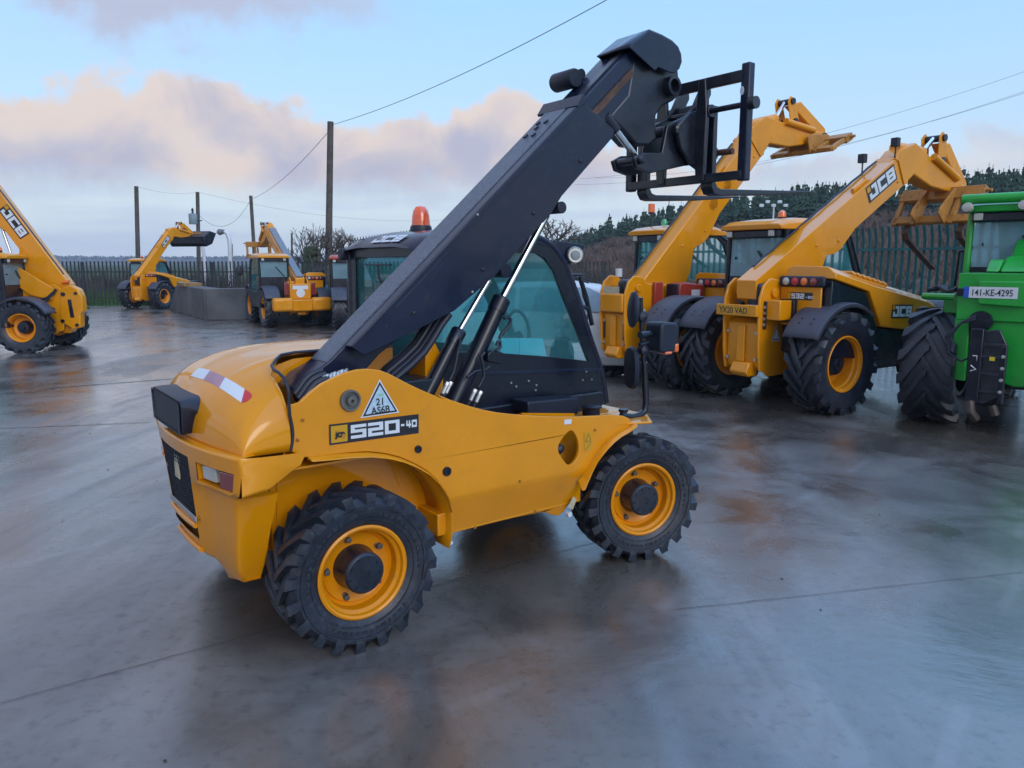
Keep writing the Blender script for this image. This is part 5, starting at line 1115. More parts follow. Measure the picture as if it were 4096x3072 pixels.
# ================================================================== green machine at the right edge
def green():
    GF = Frame(4.98, 8.75, 0, 1.1, 46)
    T = thing('green_telehandler', 'bright green telehandler with a white number plate at the right edge of the photo', 'telehandler', GF.loc, GF.h)
    K = cab_unit(T, GRN, GRN, x0=.22, x1=1.9, y0=.10, y1=1.04, zs=1.76, zt=2.38, roof_h=.13, pillar=GRN, rear_dark=True)
    MB().tube([(.06, y, 2.50) for y in (1.10, .9, .4, .05)], .055, 14).build('roof_rail', GRN, T)
    for y in (1.03, .50): MB().lathe([(.0, -.05), (.045, -.045), (.055, -.02), (.055, .03), (0, .05)], 20, (.0, y, 2.41), 'x').build('roof_lamp', CLR, T)
    MB().box(-.50, -.46, -.95, .93, 1.20, 1.70).build('rear_body', GRN, T, .015)
    MB().box(-.50, .9, .30, .92, 1.68, 1.70).build('deck', GRN, T, .008)
    MB().prism([(.93, 1.22), (.93, .56), (.79, .55), (.79, 1.22)], -.495, -.42, ax='x').build('rear_leg_panel', GRN, T, .01)
    MB().prism([(-.95, 1.25), (-.95, .62), (.34, .53), (.62, .62), (.80, 1.22)], -.47, -.40, ax='x').build('rear_lower_body', GRN, T, .015)
    MB().prism([(.72, 1.38), (.30, 1.36), (.16, 1.50), (.16, 1.62), (.72, 1.62)], -.56, -.50, ax='x').build('plate_bracket', GRN, T, .012)
    M = plane_M((-.562, .855, 1.445), (0, -1, 0), (0, 0, 1))
    p = sheet('number_plate', [(0, 0), (.49, 0), (.49, .115), (0, .115)], WHITE, T, M, .003)
    sheet('country_band', [(0, 0), (.05, 0), (.05, .115), (0, .115)], BLUEV, p, M, .0045)
    text_obj('141-KE-4295', .095, DECALB, p, M @ Matrix.Translation((.068, .024, 0)), .0055, .001, sx=.76)
    MB().box(-.53, -.50, .86, .93, 1.46, 1.54).build('plate_lamp', BLK, T, .006)
    # boom root rising to the right
    MB().prism([(-.45, 1.71), (-.20, 1.87), (.0, 1.88), (.32, 2.14), (1.6, 3.0), (1.6, 2.5), (.5, 1.71)], -.25, .58).build('boom', GRN, T, .03, seg=3)
    MB().prism([(-.46, 1.712), (-.30, 1.84), (.1, 1.84), (.1, 1.712)], .58, .70).build('boom_fairing', GRN, T, .02)
    # side rail with hoses
    MB().tube([(-.12, 1.36, 1.43), (-.25, 1.20, 1.435), (-.40, .96, 1.44)], .04, 10).build('side_rail', GRN, T)
    MB().box(-.2, .9, .93, 1.14, 1.24, 1.40).build('side_body', GRN, T, .02)
    for k in range(4): MB().tube([(.0 - .02 * k, 1.34, 1.50), (-.12, 1.22 - .03 * k, 1.54), (-.2, 1.10, 1.49), (-.34, .98, 1.52)], .025, 8).build('hydraulic_hose', BLK2, T)
    # rear hitch block
    H = node('rear_hitch', T, (-.62, .54, .36))
    MB().box(-.14, -.08, .05, .17, .02, .78).box(-.14, -.08, -.17, -.12, .02, .62).build('hitch_plate', BLK, H, .01)
    MB().prism([(.15, .74), (-.08, .78), (-.16, .62), (-.15, .10), (.0, .0), (.15, .0)], -.10, -.06, ax='x').build('hitch_back', GRIMY, H, .01)
    for z in (.12, .30, .48, .60): MB().box(-.13, -.06, -.14, .10, z, z + .035).build('hitch_step', GRIMY, H, .005)
    MB().tube([(-.14, .12, .02), (-.17, .10, -.08), (-.10, .06, -.16)], .05, 10).tube([(-.12, -.08, .0), (-.12, -.12, -.10)], .045, 10).build('hitch_hook', mat('worn_steel', (.05, .04, .036), .5, metal=.3, var=.3), H)
    for z in (.15, .27, .39, .51): MB().lathe([(.018, 0), (.018, -.02), (0, -.024)], 8, (-.145, -.145, z), 'x').build('hitch_bolt', STEEL, H)
    sheet('yellow_tag', [(0, 0), (.05, 0), (.05, .04), (0, .04)], mat('bright_yellow_tag', (.6, .45, .02), .5), H, plane_M((-.132, -.02, .46), (0, -1, 0), (0, 0, 1)), .002)
    mb = MB().tube([(-.145, .13, .50), (-.145, .09, .50), (-.145, .09, .44), (-.145, .13, .44)], .006, 4).tube([(-.145, .14, .40), (-.145, .09, .36), (-.145, .14, .34)], .006, 4).build('chalk_mark', WHITE, H)
    MB().lathe([(.11, -.05), (.11, .04), (.08, .06), (0, .06)], 20, (-.50, .68, 1.20), 'x').build('coupling_cover', BLK, T)
    for k in range(3):
        MB().tube([(-.56, .72, 1.22 + .02 * k), (-.62, .84, 1.18), (-.60, .94 + .02 * k, 1.02), (-.62, .93, .86), (-.66, .80, .78), (-.64, .70, .84)], .013, 8).build('hydraulic_hose', BLK2, T)
    MB().box(-.40, 2.4, -.6, .6, .5, 1.2).build('chassis', BLK, T, .02)
    for x, y in ((0, 1.16), (0, -1.16), (2.5, 1.16), (2.5, -1.16)): wheel(T, 'giant', x, y, .65, 0, R(12), bolts=False)
    MB().tube([(0, -.8, .6), (0, .8, .6)], .12, 14).build('axle', BLK, T)
    # front work lamps and mirrors seen past the cab
    MB().tube([(1.7, 1.25, 2.0), (1.7, 1.5, 1.95), (1.7, 1.52, 1.5)], .02, 8).build('mirror_arm', BLK, T)
green()
# ================================================================== white car behind
def car():
    T = thing('parked_car', 'white estate car parked behind the cab of the small telehandler', 'car', (1.0, 12.9, 0), R(-8))
    def sec(x):   # half width, waist z, roof z, roof half width
        return x
    st = [(-2.15, .70, .35, .78, .80), (-2.05, .82, .28, .98, 1.05), (-1.75, .88, .25, 1.02, 1.38), (-1.2, .90, .22, 1.03, 1.47), (0, .90, .2, 1.02, 1.50), (.45, .90, .2, 1.0, 1.44), (1.15, .89, .2, .98, 1.02), (1.8, .84, .24, .86, .88), (2.15, .66, .32, .66, .68)]
    rs = []
    for x, w_, z0, zw, zr in st:
        rw = w_ * (.74 if zr > zw + .1 else .88)
        rs.append([(x, y, z) for y, z in ((-w_ * .9, z0), (-w_, z0 + .15), (-w_, zw - .12), (-w_ * .97, zw), (-rw, zr - .05), (-rw * .85, zr), (rw * .85, zr), (rw, zr - .05), (w_ * .97, zw), (w_, zw - .12), (w_, z0 + .15), (w_ * .9, z0))])
    MB().rings(rs).build('body', WHITEP, T, .03, ang=30)
    DG = mat('car_glass', (.16, .26, .34), .06, coat=1, var=.2)
    for s in (-1, 1):
        for q in ([(-1.70, 1.04), (-1.45, 1.36), (-.85, 1.41), (-.85, 1.05)], [(-.78, 1.05), (-.78, 1.42), (.30, 1.42), (.42, 1.36), (1.0, 1.05)]):
            MB().add([(x, s * (.885 - (z - 1.03) * .50), z) for x, z in q], [(0, 1, 2, 3) if len(q) == 4 else (0, 1, 2, 3, 4)]).build('side_window', DG, T, fix=False, ang=0)
    MB().add([(.50, -.60, 1.43), (.50, .60, 1.43), (1.14, .78, 1.06), (1.14, -.78, 1.06)], [(0, 1, 2, 3)]).build('windscreen', DG, T, solid=.02)
    MB().add([(-2.04, -.7, 1.06), (-2.04, .7, 1.06), (-1.80, .6, 1.36), (-1.80, -.6, 1.36)], [(0, 1, 2, 3)]).build('rear_window', DG, T, solid=.02)
    for s in (-1, 1): MB().tube([(-1.5, s * .62, 1.47), (-1.3, s * .62, 1.53), (.1, s * .62, 1.55), (.3, s * .62, 1.49)], .014, 6).build('roof_rail', BLK, T)
    for x in (-1.35, 1.35):
        for s in (-1, 1):
            e = node('wheel', T, (x, s * .80, .32)); e.rotation_euler = (0, 0, 0 if s < 0 else math.pi)
            MB().lathe([(.20, -.10), (.30, -.10), (.32, -.07), (.32, .07), (.30, .10), (.2, .1)], 32).build('tyre', TYRE, e); MB().lathe([(.20, -.09), (.17, -.06), (.05, -.08), (0, -.08)], 24).build('rim', STEEL, e)
    for s in (-1, 1): MB().box(-2.12, -2.0, s * .68 - .08, s * .68 + .08, .75, .98).build('tail_lamp', REDL, T, .02); MB().box(1.95, 2.1, s * .6 - .12, s * .6 + .12, .62, .76).build('headlight', CLR, T, .02); MB().box(.85, 1.0, s * .98 - .08, s * .98 + .08, 1.0, 1.12).build('door_mirror', WHITEP, T, .03)
car()
# ================================================================== ground
def yard_material():
    m = bpy.data.materials.new('wet_concrete'); m.use_nodes = True; t = m.node_tree; b = t.nodes['Principled BSDF']
    o = t.nodes.new('ShaderNodeTexCoord'); P = o.outputs['Object']
    def noise_(s, d=5, r=.55, sc=(1, 1, 1), rot=0, dist=0):
        mp = t.nodes.new('ShaderNodeMapping'); mp.inputs['Scale'].default_value = sc; mp.inputs['Rotation'].default_value = (0, 0, rot); t.links.new(P, mp.inputs[0])
        n = t.nodes.new('ShaderNodeTexNoise'); n.inputs['Scale'].default_value = s; n.inputs['Detail'].default_value = d; n.inputs['Roughness'].default_value = r; n.inputs['Distortion'].default_value = dist
        t.links.new(mp.outputs[0], n.inputs['Vector']); return n.outputs['Fac']
    big = noise_(.28, 5, .55, dist=.6); mid = noise_(1.1, 7, .6, dist=.5); fine = noise_(14, 8, .65); grit = noise_(140, 3, .6)
    sweep = noise_(.9, 6, .6, (1, .22, 1), R(-32), .8)
    c = mixc(t, smooth(t, mid, .3, .7), (.070, .066, .064), (.165, .158, .152))
    c = mixc(t, mth(t, 'MULTIPLY', smooth(t, big, .44, .64), .7), c, (.080, .064, .046))
    c = mixc(t, mth(t, 'MULTIPLY', smooth(t, sweep, .50, .68), .45), c, (.042, .038, .034))
    c = mixc(t, mth(t, 'MULTIPLY', smooth(t, fine, .50, .72), .6), c, (.045, .042, .040))
    # drag scratches: thin pale lines
    w_ = t.nodes.new('ShaderNodeTexWave'); w_.wave_type = 'BANDS'; w_.inputs['Scale'].default_value = .22; w_.inputs['Distortion'].default_value = 6; w_.inputs['Detail'].default_value = 3; w_.inputs['Detail Scale'].default_value = .5
    mp = t.nodes.new('ShaderNodeMapping'); mp.inputs['Rotation'].default_value = (0, 0, R(40)); t.links.new(P, mp.inputs[0]); t.links.new(mp.outputs[0], w_.inputs['Vector'])
    ln = smooth(t, w_.outputs['Fac'], .988, 1.0)
    c = mixc(t, mth(t, 'MULTIPLY', ln, mth(t, 'MULTIPLY', smooth(t, mid, .45, .6), .16)), c, (.30, .31, .33))
    t.links.new(c, b.inputs['Base Color'])
    rgh = mth(t, 'ADD', smooth(t, mid, .30, .68, .13, .40), mth(t, 'MULTIPLY', smooth(t, big, .4, .6), -.06))
    rgh = mth(t, 'ADD', rgh, mth(t, 'MULTIPLY', smooth(t, fine, .4, .7), .07))
    pud = noise_(.75, 6, .6, (1, .5, 1), R(20), .9); rgh = mth(t, 'ADD', rgh, mth(t, 'MULTIPLY', smooth(t, pud, .47, .52), .12))
    t.links.new(rgh, b.inputs['Roughness'])
    b.inputs['Specular IOR Level'].default_value = .9
    b.inputs['Coat Weight'].default_value = .0
    cw = smooth(t, sweep, .36, .56, .15, .85); t.links.new(cw, b.inputs['Coat Weight']); b.inputs['Coat Roughness'].default_value = .2; b.inputs['Coat IOR'].default_value = 1.6
    h = mth(t, 'ADD', mth(t, 'MULTIPLY', mid, .9), mth(t, 'ADD', mth(t, 'MULTIPLY', fine, .16), mth(t, 'MULTIPLY', grit, .025)))
    bp = t.nodes.new('ShaderNodeBump'); bp.inputs['Strength'].default_value = .35; bp.inputs['Distance'].default_value = .03
    t.links.new(h, bp.inputs['Height']); t.links.new(bp.outputs[0], b.inputs['Normal'])
    bp2 = t.nodes.new('ShaderNodeBump'); bp2.inputs['Strength'].default_value = .12; bp2.inputs['Distance'].default_value = .02
    t.links.new(h, bp2.inputs['Height']); t.links.new(bp2.outputs[0], b.inputs['Coat Normal'])
    return m
YARD = yard_material()
FE0 = Vector((11.2, 6.0)); FE1 = Vector((4.35, 21.4)); FE2 = Vector((1.0, 31.0))       # green fence line
yd = [(-40, -14), (14, -14), (14, 0), (FE0.x + .2, FE0.y), (FE1.x + .2, FE1.y), (FE2.x, 32.3), (-40, 32.3)]
struct(MB().add([(x, y, 0) for x, y in yd], [tuple(range(len(yd)))]).build('yard', YARD, None, fix=False, ang=0))
GRASS = mat('grass_ground', (.035, .06, .022), .95, var=.5, scale=.25, spec=.1)
g_ = MB()
rad = [0, 60, 150, 400, 900, 2000, 4500]
struct(MB().grid(lambda r_, a: (r_ * math.cos(a), r_ * math.sin(a), -.03), rad, [k * math.pi / 24 for k in range(49)]).build('ground', GRASS, None, fix=False))
# slab joints and drain line, narrow dark sealant strips
JM = mat('joint_sealant', (.06, .05, .045), .6, var=.3)
jt = MB()
def strip(p, q, w_, z=.004, n=24, wob=.012):
    p, q = Vector(p), Vector(q); d = (q - p).normalized(); s = Vector((-d.y, d.x)); rs = []
    for k in range(n + 1):
        c_ = p.lerp(q, k / n) + s * wob * noise.noise(Vector((k * .9, p.x, p.y))); ww = w_ * (.6 + .8 * abs(noise.noise(Vector((k * 1.7, q.x, 3)))))
        rs.append([(c_.x - s.x * ww, c_.y - s.y * ww, z), (c_.x + s.x * ww, c_.y + s.y * ww, z)])
    jt.rings(rs, closed=False, cap=False)
def gpt(sx, sy): d = ray(sx, sy); t_ = -CAM_H / d.z; p = CAMP + d * t_; return (p.x, p.y)
for a, b_, w_ in ((gpt(0, 2815), gpt(1080, 2520), .003), (gpt(1080, 2520), gpt(2400, 2165), .003), (gpt(2700, 2440), gpt(4090, 2290), .0025), (gpt(180, 1555), gpt(740, 1512), .025), (gpt(740, 1512), gpt(1300, 1470), .012), (gpt(330, 1290), gpt(1150, 1262), .035), (gpt(0, 1715), gpt(600, 1690), .010)):
    strip(a, b_, w_)
struct(jt.build('slab_joints', JM, None, fix=False, ang=0))
# scattered grit and leaves on the slab
gr = MB()
for k in range(420):
    x, y = random.uniform(-9, 7), random.uniform(1.6, 20); s = random.uniform(.002, .007) * (1 + y * .05); z = .004
    M = Matrix.Translation((x, y, z)) @ Matrix.Rotation(random.uniform(0, 6), 4, 'Z'); h = s * .5
    gr.add([M @ Vector(v) for v in ((-s, -s * .6, 0), (s, -s * .5, 0), (s * .7, s, 0), (-s * .8, s * .7, 0), (0, 0, h))], [(0, 1, 4), (1, 2, 4), (2, 3, 4), (3, 0, 4)])
struct(gr.build('grit', mat('grit', (.05, .045, .04), .8, var=.5, scale=20), None), 'stuff')
# ================================================================== fences
def fence(name, label, P, Q, h, m, spacing, bend=.0, posts=2.7, pale_w=.065, group=None, skip=None):
    P, Q = Vector(P), Vector(Q); d = (Q - P); L = d.length; a = math.atan2(d.y, d.x)
    T = thing(name, label, 'fence', (P.x, P.y, 0), a, group)
    mb = MB(); n = int(L / spacing)
    for k in range(n):
        x = (k + .5) * spacing; 
        if skip and skip[0] < x < skip[1]: continue
        w_ = pale_w / 2; zz = [.06, h - .28, h - .16, h - .05]; dy = [0, 0, bend * .5, bend]
        rr = []
        for z, y in zip(zz, dy): rr.append([(x - w_, y, z), (x - w_ * .5, y + .018, z), (x, y + .004, z), (x + w_ * .5, y + .018, z), (x + w_, y, z)])
        jx = random.uniform(-.004, .004)
        rr.append([(x - w_ * .95, bend * 1.5, h + jx), (x - w_ * .4, bend * 1.3, h - .04), (x, bend * 1.3, h + .01 + jx), (x + w_ * .4, bend * 1.3, h - .04), (x + w_ * .95, bend * 1.5, h + jx)])
        mb.rings(rr, closed=False, cap=False)
    mb.build('pales', m, T, fix=False, ang=0)
    for z in (.35, h - .45): MB().box(0, L, .018, .06, z - .025, z + .025).build('rail', m, T)
    k = 0
    while k * posts < L: MB().box(k * posts - .05, k * posts + .05, .02, .12, 0, h - .05).build('post', m, T); k += 1
    return T
fence('palisade_fence', 'tall blue green palisade fence behind the machines on the right', FE0, FE1, 2.5, FGREEN, .152, bend=.05)
fence('palisade_fence', 'dark grey palisade fence along the far left side of the yard', (-34, 32.2), (4.2, 32.2), 1.86, FGREY, .165, pale_w=.07)
PFL = MB().box(-.09, .09, -.02, .0, 0, 2.05).build('rusty_post', RUST, None); PFL.location = (-9.15, 32.15, 0); tag(PFL, 'red brown gate post in the dark fence, left of the rear-facing machine', 'post')
# ================================================================== concrete bay
T = thing('block_wall', 'low wall of grey concrete blocks between the bucket machine and the rear-facing one', 'wall', (0, 0, 0))
A, Bq, Cq = Vector(gpt(1490 / 1, 2200))[:], None, None
cA, cB, cC = Vector((-13.1, 29.6)), Vector((-9.66, 24.3)), Vector((-5.2, 24.7))
def block(p, q, z1a, z1b, th=.55):
    p, q = Vector(p), Vector(q); d = (q - p).normalized(); s = Vector((-d.y, d.x)) * th; s = s if s.y > 0 else -s
    MB().rings([[(p.x, p.y, 0), (p.x + s.x, p.y + s.y, 0), (p.x + s.x, p.y + s.y, z1a), (p.x, p.y, z1a)], [(q.x, q.y, 0), (q.x + s.x, q.y + s.y, 0), (q.x + s.x, q.y + s.y, z1b), (q.x, q.y, z1b)]]).build('concrete_block', CONC, T, .02)
ps = [cA.lerp(cB, t_) for t_ in (0, .22, .61, .995)]
block(ps[0], ps[1], .10, .95); block(ps[1] + (ps[2] - ps[1]) * .01, ps[2], .97, .99); block(ps[2] + (ps[3] - ps[2]) * .012, ps[3], .99, .985)
ps = [cB.lerp(cC, t_) for t_ in (0.01, .5, 1)]
block(ps[0], ps[1], .98, 1.0); block(ps[1] + (ps[2] - ps[1]) * .012, ps[2], 1.0, 1.0)
bb = MB().box(-.6, .6, -.3, .3, 0, .12).build('timber_offcut', mat('board', (.25, .15, .06), .8, var=.3), None, .01); bb.location = (-11.3, 27.2, .985); bb.rotation_euler = (0, 0, R(-57)); tag(bb, 'brown board lying on top of the grey concrete block wall', 'board')
# ================================================================== poles, wires, lamps
def hpt(sx, sy, Yd):
    d = ray(sx, sy); t_ = Yd / d.y; return CAMP + d * t_
def pole(label, top, bot, Yd, r, cat='pole'):
    a = hpt(*top, Yd); b_ = hpt(*bot, Yd); d = a - b_; k = (b_.z + .03) / d.z; b0 = b_ - d * k
    o = MB().tube([(0, 0, 0)] + [tuple((a - b0) * t_) for t_ in (.5, 1)], [r * 1.25, r * 1.08, r], 12).build('utility_pole', WOOD, None); o.location = b0
    tag(o, label, cat, 'timber poles beyond the fence'); return o, a
p4, t4 = pole('tallest and nearest timber pole, rising left of the orange beacon', (1322, 487), (1314, 1050), 42, .165)
p1, t1 = pole('leftmost timber pole, behind the bucket machine roof', (545, 745), (552, 1030), 62, .155)
p2, t2 = pole('timber pole carrying a transformer, behind the raised black bucket', (790, 768), (795, 1045), 66, .15)
p3, t3 = pole('timber pole above the roof of the rear-facing telehandler', (1003, 783), (1015, 975), 70, .15)
p5, t5 = pole('short thin distant pole right of the rear-facing telehandler boom', (1167, 931), (1168, 1030), 110, .14)
p6, t6 = pole('shortest distant pole, left of the rear-facing telehandler', (927, 976), (928, 1045), 120, .15)
tr = thing('transformer', 'grey pole transformer hanging beside the pole behind the bucket', 'transformer', tuple(hpt(772, 875, 65.6)))
MB().lathe([(.0, -.45), (.32, -.45), (.34, -.40), (.34, .35), (.30, .42), (0, .42)], 20, ax='z').build('tank', mat('transformer_grey', (.20, .26, .30), .5), tr); MB().lathe([(.05, .40), (.10, .5), (.06, .6), (.12, .7), (.05, .85), (0, .9)], 12, ax='z').build('insulator', BLK, tr)
MB().box(.3, .75, -.04, .04, -.2, -.12).build('bracket', BLK, tr)
def wire(label, a, b_, sag, r=.014, n=26):
    a, b_ = Vector(a), Vector(b_); pts = []
    for k in range(n + 1):
        t_ = k / n; p = a.lerp(b_, t_); p.z -= sag * 4 * t_ * (1 - t_); pts.append(tuple(p))
    o = MB().tube(pts, r, 5).build('overhead_wire', WIRE, None, ang=0); tag(o, label, 'wire')
wire('thick wire from the tallest pole top passing over the yard', hpt(1326, 500, 42), hpt(2480, -30, 24), .35, .013)
wire('wire from the tallest pole down to the pole left of it', hpt(1318, 522, 42), t3 - Vector((0, 0, .3)), .5, .014)
wire('drooping wire between the transformer pole and the pole right of it', t3 - Vector((0, 0, .3)), hpt(800, 865, 66), 1.5, .014)
wire('faint wire running from the leftmost pole to the transformer pole', t1, t2, .3, .007)
wire('faint wire from the transformer pole away to the right', t2, hpt(2100, 830, 100), 2.0, .008)
wire('upper single wire at the right edge of the sky', hpt(2320, 716, 60), hpt(4300, 215, 38), 1.0, .008)
wire('lower wire of the pair at the right edge of the sky', hpt(2380, 712, 62), hpt(4300, 305, 40), 1.2, .008)
wire('upper wire of the pair at the right edge of the sky', hpt(2300, 738, 62), hpt(4300, 296, 40), 1.3, .008)
# street lamps
def lamp_post(label, pts, Yd, r):
    P_ = [hpt(*p, Yd) for p in pts]; b0 = Vector((P_[0].x, Yd, 0)); T = thing('street_lamp', label, 'street lamp', b0)
    MB().tube([(0, 0, 0)] + [tuple(p - b0) for p in P_[:-1]], r, 10).build('lamp_column', GALV, T)
    e = P_[-1] - b0; f = P_[-2] - b0; MB().tube([tuple(f), tuple(e.lerp(f, .3)), tuple(e)], [r * .9, r * 1.6, r * .5], 10).build('lamp_head', mat('lamp_grey', (.12, .13, .15), .5), T)
lamp_post('white street lamp with a curved arm right of the raised bucket', [(922, 1130), (921, 1020), (918, 960), (910, 935), (898, 925), (868, 930)], 38, .10)
lamp_post('slim white lamp column under the raised black bucket', [(826, 1130), (820, 1060), (812, 990), (808, 955), (806, 945)], 40, .08)
T = thing('floodlight_mast', 'cluster of pale floodlights on a mast in front of the conifers', 'floodlight', tuple(hpt(3090, 930, 55)))
MB().tube([(0, 0, -3), (0, 0, 1.9)], .06, 8).build('mast', GALV, T)
for k in range(5): MB().box(-1.0 + k * .42, -.72 + k * .42, -.08, .08, 1.75 + .25 * (k % 2), 1.95 + .25 * (k % 2)).build('floodlight', mat('lamp_glass', (.5, .62, .68), .2, coat=1), T, .02)
# ================================================================== vegetation
def conifer(mb, x, y, z, h, r, rnd, rows=9):
    mb.tube([(x, y, z), (x, y, z + h)], [.05, .008], 4, cap=False)
    for i in range(rows):
        t_ = (i + rnd.uniform(-.3, .3)) / (rows - 1); t_ = min(1, max(0, t_)); zz = z + h * (.06 + .90 * t_); rr = r * (1 - t_) ** .8 * rnd.uniform(.75, 1.2) + .03; nb = 7 if t_ < .6 else 5
        a0 = rnd.uniform(0, 6)
        for k in range(nb):
            a = a0 + k * 2 * math.pi / nb + rnd.uniform(-.3, .3); q = rr * rnd.uniform(.7, 1.15); c, s = math.cos(a), math.sin(a); w_ = q * .46
            up = h * rnd.uniform(.0, .06) + (.05 * h if t_ > .7 else 0)
            mb.add([(x, y, zz + h * .07), (x + c * q * .6 - s * w_, y + s * q * .6 + c * w_, zz - h * .05), (x + c * q, y + s * q, zz + up - h * .03), (x + c * q * .6 + s * w_, y + s * q * .6 - c * w_, zz - h * .05)], [(0, 1, 2), (0, 2, 3)])
def interp(T_, v):
    if v <= T_[0][0]: return T_[0][1]
    for (a, p), (b_, q_) in zip(T_[:-1], T_[1:]):
        if v <= b_: return p + (q_ - p) * (v - a) / (b_ - a)
    return T_[-1][1]
SKY = [(2000, 1015), (2230, 975), (2300, 955), (2420, 905), (2520, 880), (2650, 835), (2900, 790), (3100, 750), (3300, 728), (3500, 735), (3700, 690), (3850, 668), (4096, 655), (4700, 600)]
SCR = [(2000, 1045), (2230, 1045), (2300, 1018), (2450, 975), (2700, 940), (3000, 915), (3500, 892), (4096, 860), (4700, 840)]
DD = [(2000, 190), (2300, 150), (2600, 120), (3100, 100), (4096, 85), (4700, 80)]
def elev(sy): return (1048 - sy) / 3120
def hill_z(sx, f):
    """f 0 at the fence line, 1 at the scrub/forest edge, 2 at the tree line"""
    D = interp(DD, sx); e1 = D * .82 * elev(interp(SCR, sx)) + CAM_H; e2 = D * elev(interp(SKY, sx)) + CAM_H - 4.4
    e2 = max(e2, e1 * .9)
    D0 = 30 if sx > 2600 else 40
    return (D0 + (D * .82 - D0) * f, .0 + (e1) * (f ** 1.1)) if f <= 1 else (D * (.82 + .18 * (f - 1)), e1 + (e2 - e1) * (f - 1))
def hill_pt(sx, f):
    D, z = hill_z(sx, f); tx = (sx / 4 - 512) / FPX / CO; a = math.atan(tx)
    return Vector((D * math.sin(a) / math.cos(a), D, z))
sxs = [2000 + k * 45 for k in range(61)]
mbh = MB(); fs_ = [0, .15, .3, .45, .6, .75, .9, 1.0, 1.25, 1.5, 1.75, 2.0, 2.4]
def hp(sx, f):
    p = hill_pt(sx, min(f, 2.0)); 
    if f > 2: p = Vector((p.x * 1.15, p.y * 1.15, p.z - 2))
    p.z += (noise.noise(Vector((p.x * .08, p.y * .08, 0))) * .9) * min(1, f) - (.05 if f == 0 else 0)
    if sx <= 2045: p.z = min(p.z, .2)
    return p
mbh.grid(lambda u, v: hp(u, v), sxs, fs_)
SCRUB = mat('scrub_ground', (.085, .065, .052), .95, var=.45, scale=.5, dirt=(.05, .06, .03), dirt_amt=.5, spec=.1, bump=.5, bscale=2)
struct(mbh.build('hillside', SCRUB, None, ang=0))
# scrub: leafless shrubs covering the bank
rnd = random.Random(3)
sb = MB()
for k in range(3000):
    sx = rnd.uniform(2150, 4700); f = rnd.random() ** .8 * .99; p = hp(sx, f); sz = rnd.uniform(.6, 1.5)
    for q in range(7):
        a = rnd.uniform(0, 6.28); l = sz * rnd.uniform(.5, 1.1); t_ = rnd.uniform(.1, .8); c, s = math.cos(a), math.sin(a); w_ = .035 + p.y * .0006
        e = (p.x + c * l * t_, p.y + s * l * t_, p.z + l); sb.add([(p.x - s * w_, p.y + c * w_, p.z - .1), (p.x + s * w_, p.y - c * w_, p.z - .1), e], [(0, 1, 2)])
        m_ = (p.x + c * l * t_ * .5, p.y + s * l * t_ * .5, p.z + l * .5); e2 = (m_[0] + rnd.uniform(-.5, .5) * l, m_[1], m_[2] + l * .45); sb.add([(m_[0] - w_ * .6, m_[1], m_[2]), (m_[0] + w_ * .6, m_[1], m_[2]), e2], [(0, 1, 2)])
struct(sb.build('scrub', TWIG, None, fix=False, ang=0), 'stuff')
# conifer plantation as one mass, with separate trees on the skyline
wood = MB()
for row in range(13):
    f = .98 + row * .083
    sx = 2180 + rnd.uniform(0, 10)
    while sx < 4330:
        p = hp(sx, f); h = rnd.uniform(3.4, 4.4) * (1 + .25 * noise.noise(Vector((sx * .01, row, 0))))
        conifer(wood, p.x + rnd.uniform(-.5, .5), p.y, p.z - .3, h, h * .33, rnd, 10)
        sx += (1.55 + rnd.uniform(-.5, .6)) / p.y * 3080
struct(wood.build('conifer_wood', CONIF, None, fix=False, ang=0), 'stuff')
protos = []
for k in range(5):
    r2 = random.Random(50 + k); mb = MB(); conifer(mb, 0, 0, 0, 5.2, 1.5, r2, 11); protos.append(mb.mesh('conifer', CONIF, 0, fix=False))
sx = 2215; 
while sx < 4250:
    p = hp(sx, 2.0); target = p.y * elev(interp(SKY, sx)) + CAM_H
    o = bpy.data.objects.new('conifer', rnd.choice(protos)); COL.objects.link(o)
    s_ = (target - p.z + .2 + rnd.uniform(-.5, .5)) / 5.2; s_ = max(.45, s_); o.location = p - Vector((0, 0, .3)); o.scale = (s_ * rnd.uniform(.8, 1.1), s_ * rnd.uniform(.8, 1.1), s_); o.rotation_euler = (0, 0, rnd.uniform(0, 6))
    tag(o, 'dark spiky young conifer on the skyline of the plantation', 'conifer', 'conifers along the plantation skyline')
    sx += rnd.uniform(1.0, 2.3) / p.y * 3080
# far hills on the left
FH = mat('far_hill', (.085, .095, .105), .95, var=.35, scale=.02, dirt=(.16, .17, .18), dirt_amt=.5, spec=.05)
mb = MB()
def fz(x): return 8.0 + 1.2 * noise.noise(Vector((x * .006, 0, 0))) + .8 * noise.noise(Vector((x * .03, 5, 0))) + .5 * noise.noise(Vector((x * .13, 9, 0)))
mb.grid(lambda x, t_: (x, 520 + 420 * t_, -.1 + fz(x) * (t_ ** .6)), [-760 + k * 6 for k in range(171)], [0, .05, .15, .35, .6, .8, 1.0])
struct(mb.build('far_hill', FH, None, ang=0))
def hedge_row(mb, x0, x1, Y_, zf, hmax, r3):
    x = x0
    while x < x1:
        h = r3.uniform(.4, 1) * hmax; w_ = r3.uniform(1, 3.5)
        for q in range(6):
            cx = x + r3.uniform(0, w_); z = zf(cx); a = r3.uniform(.4, 1.2); mb.add([(cx - a, Y_, z - .4), (cx + a, Y_, z - .4), (cx + a * .5, Y_ + .3, z + h * r3.uniform(.6, 1)), (cx - a * .4, Y_ + .3, z + h * r3.uniform(.5, 1))], [(0, 1, 2, 3)])
        x += w_ * r3.uniform(.6, 3)
mb = MB(); r3 = random.Random(5)
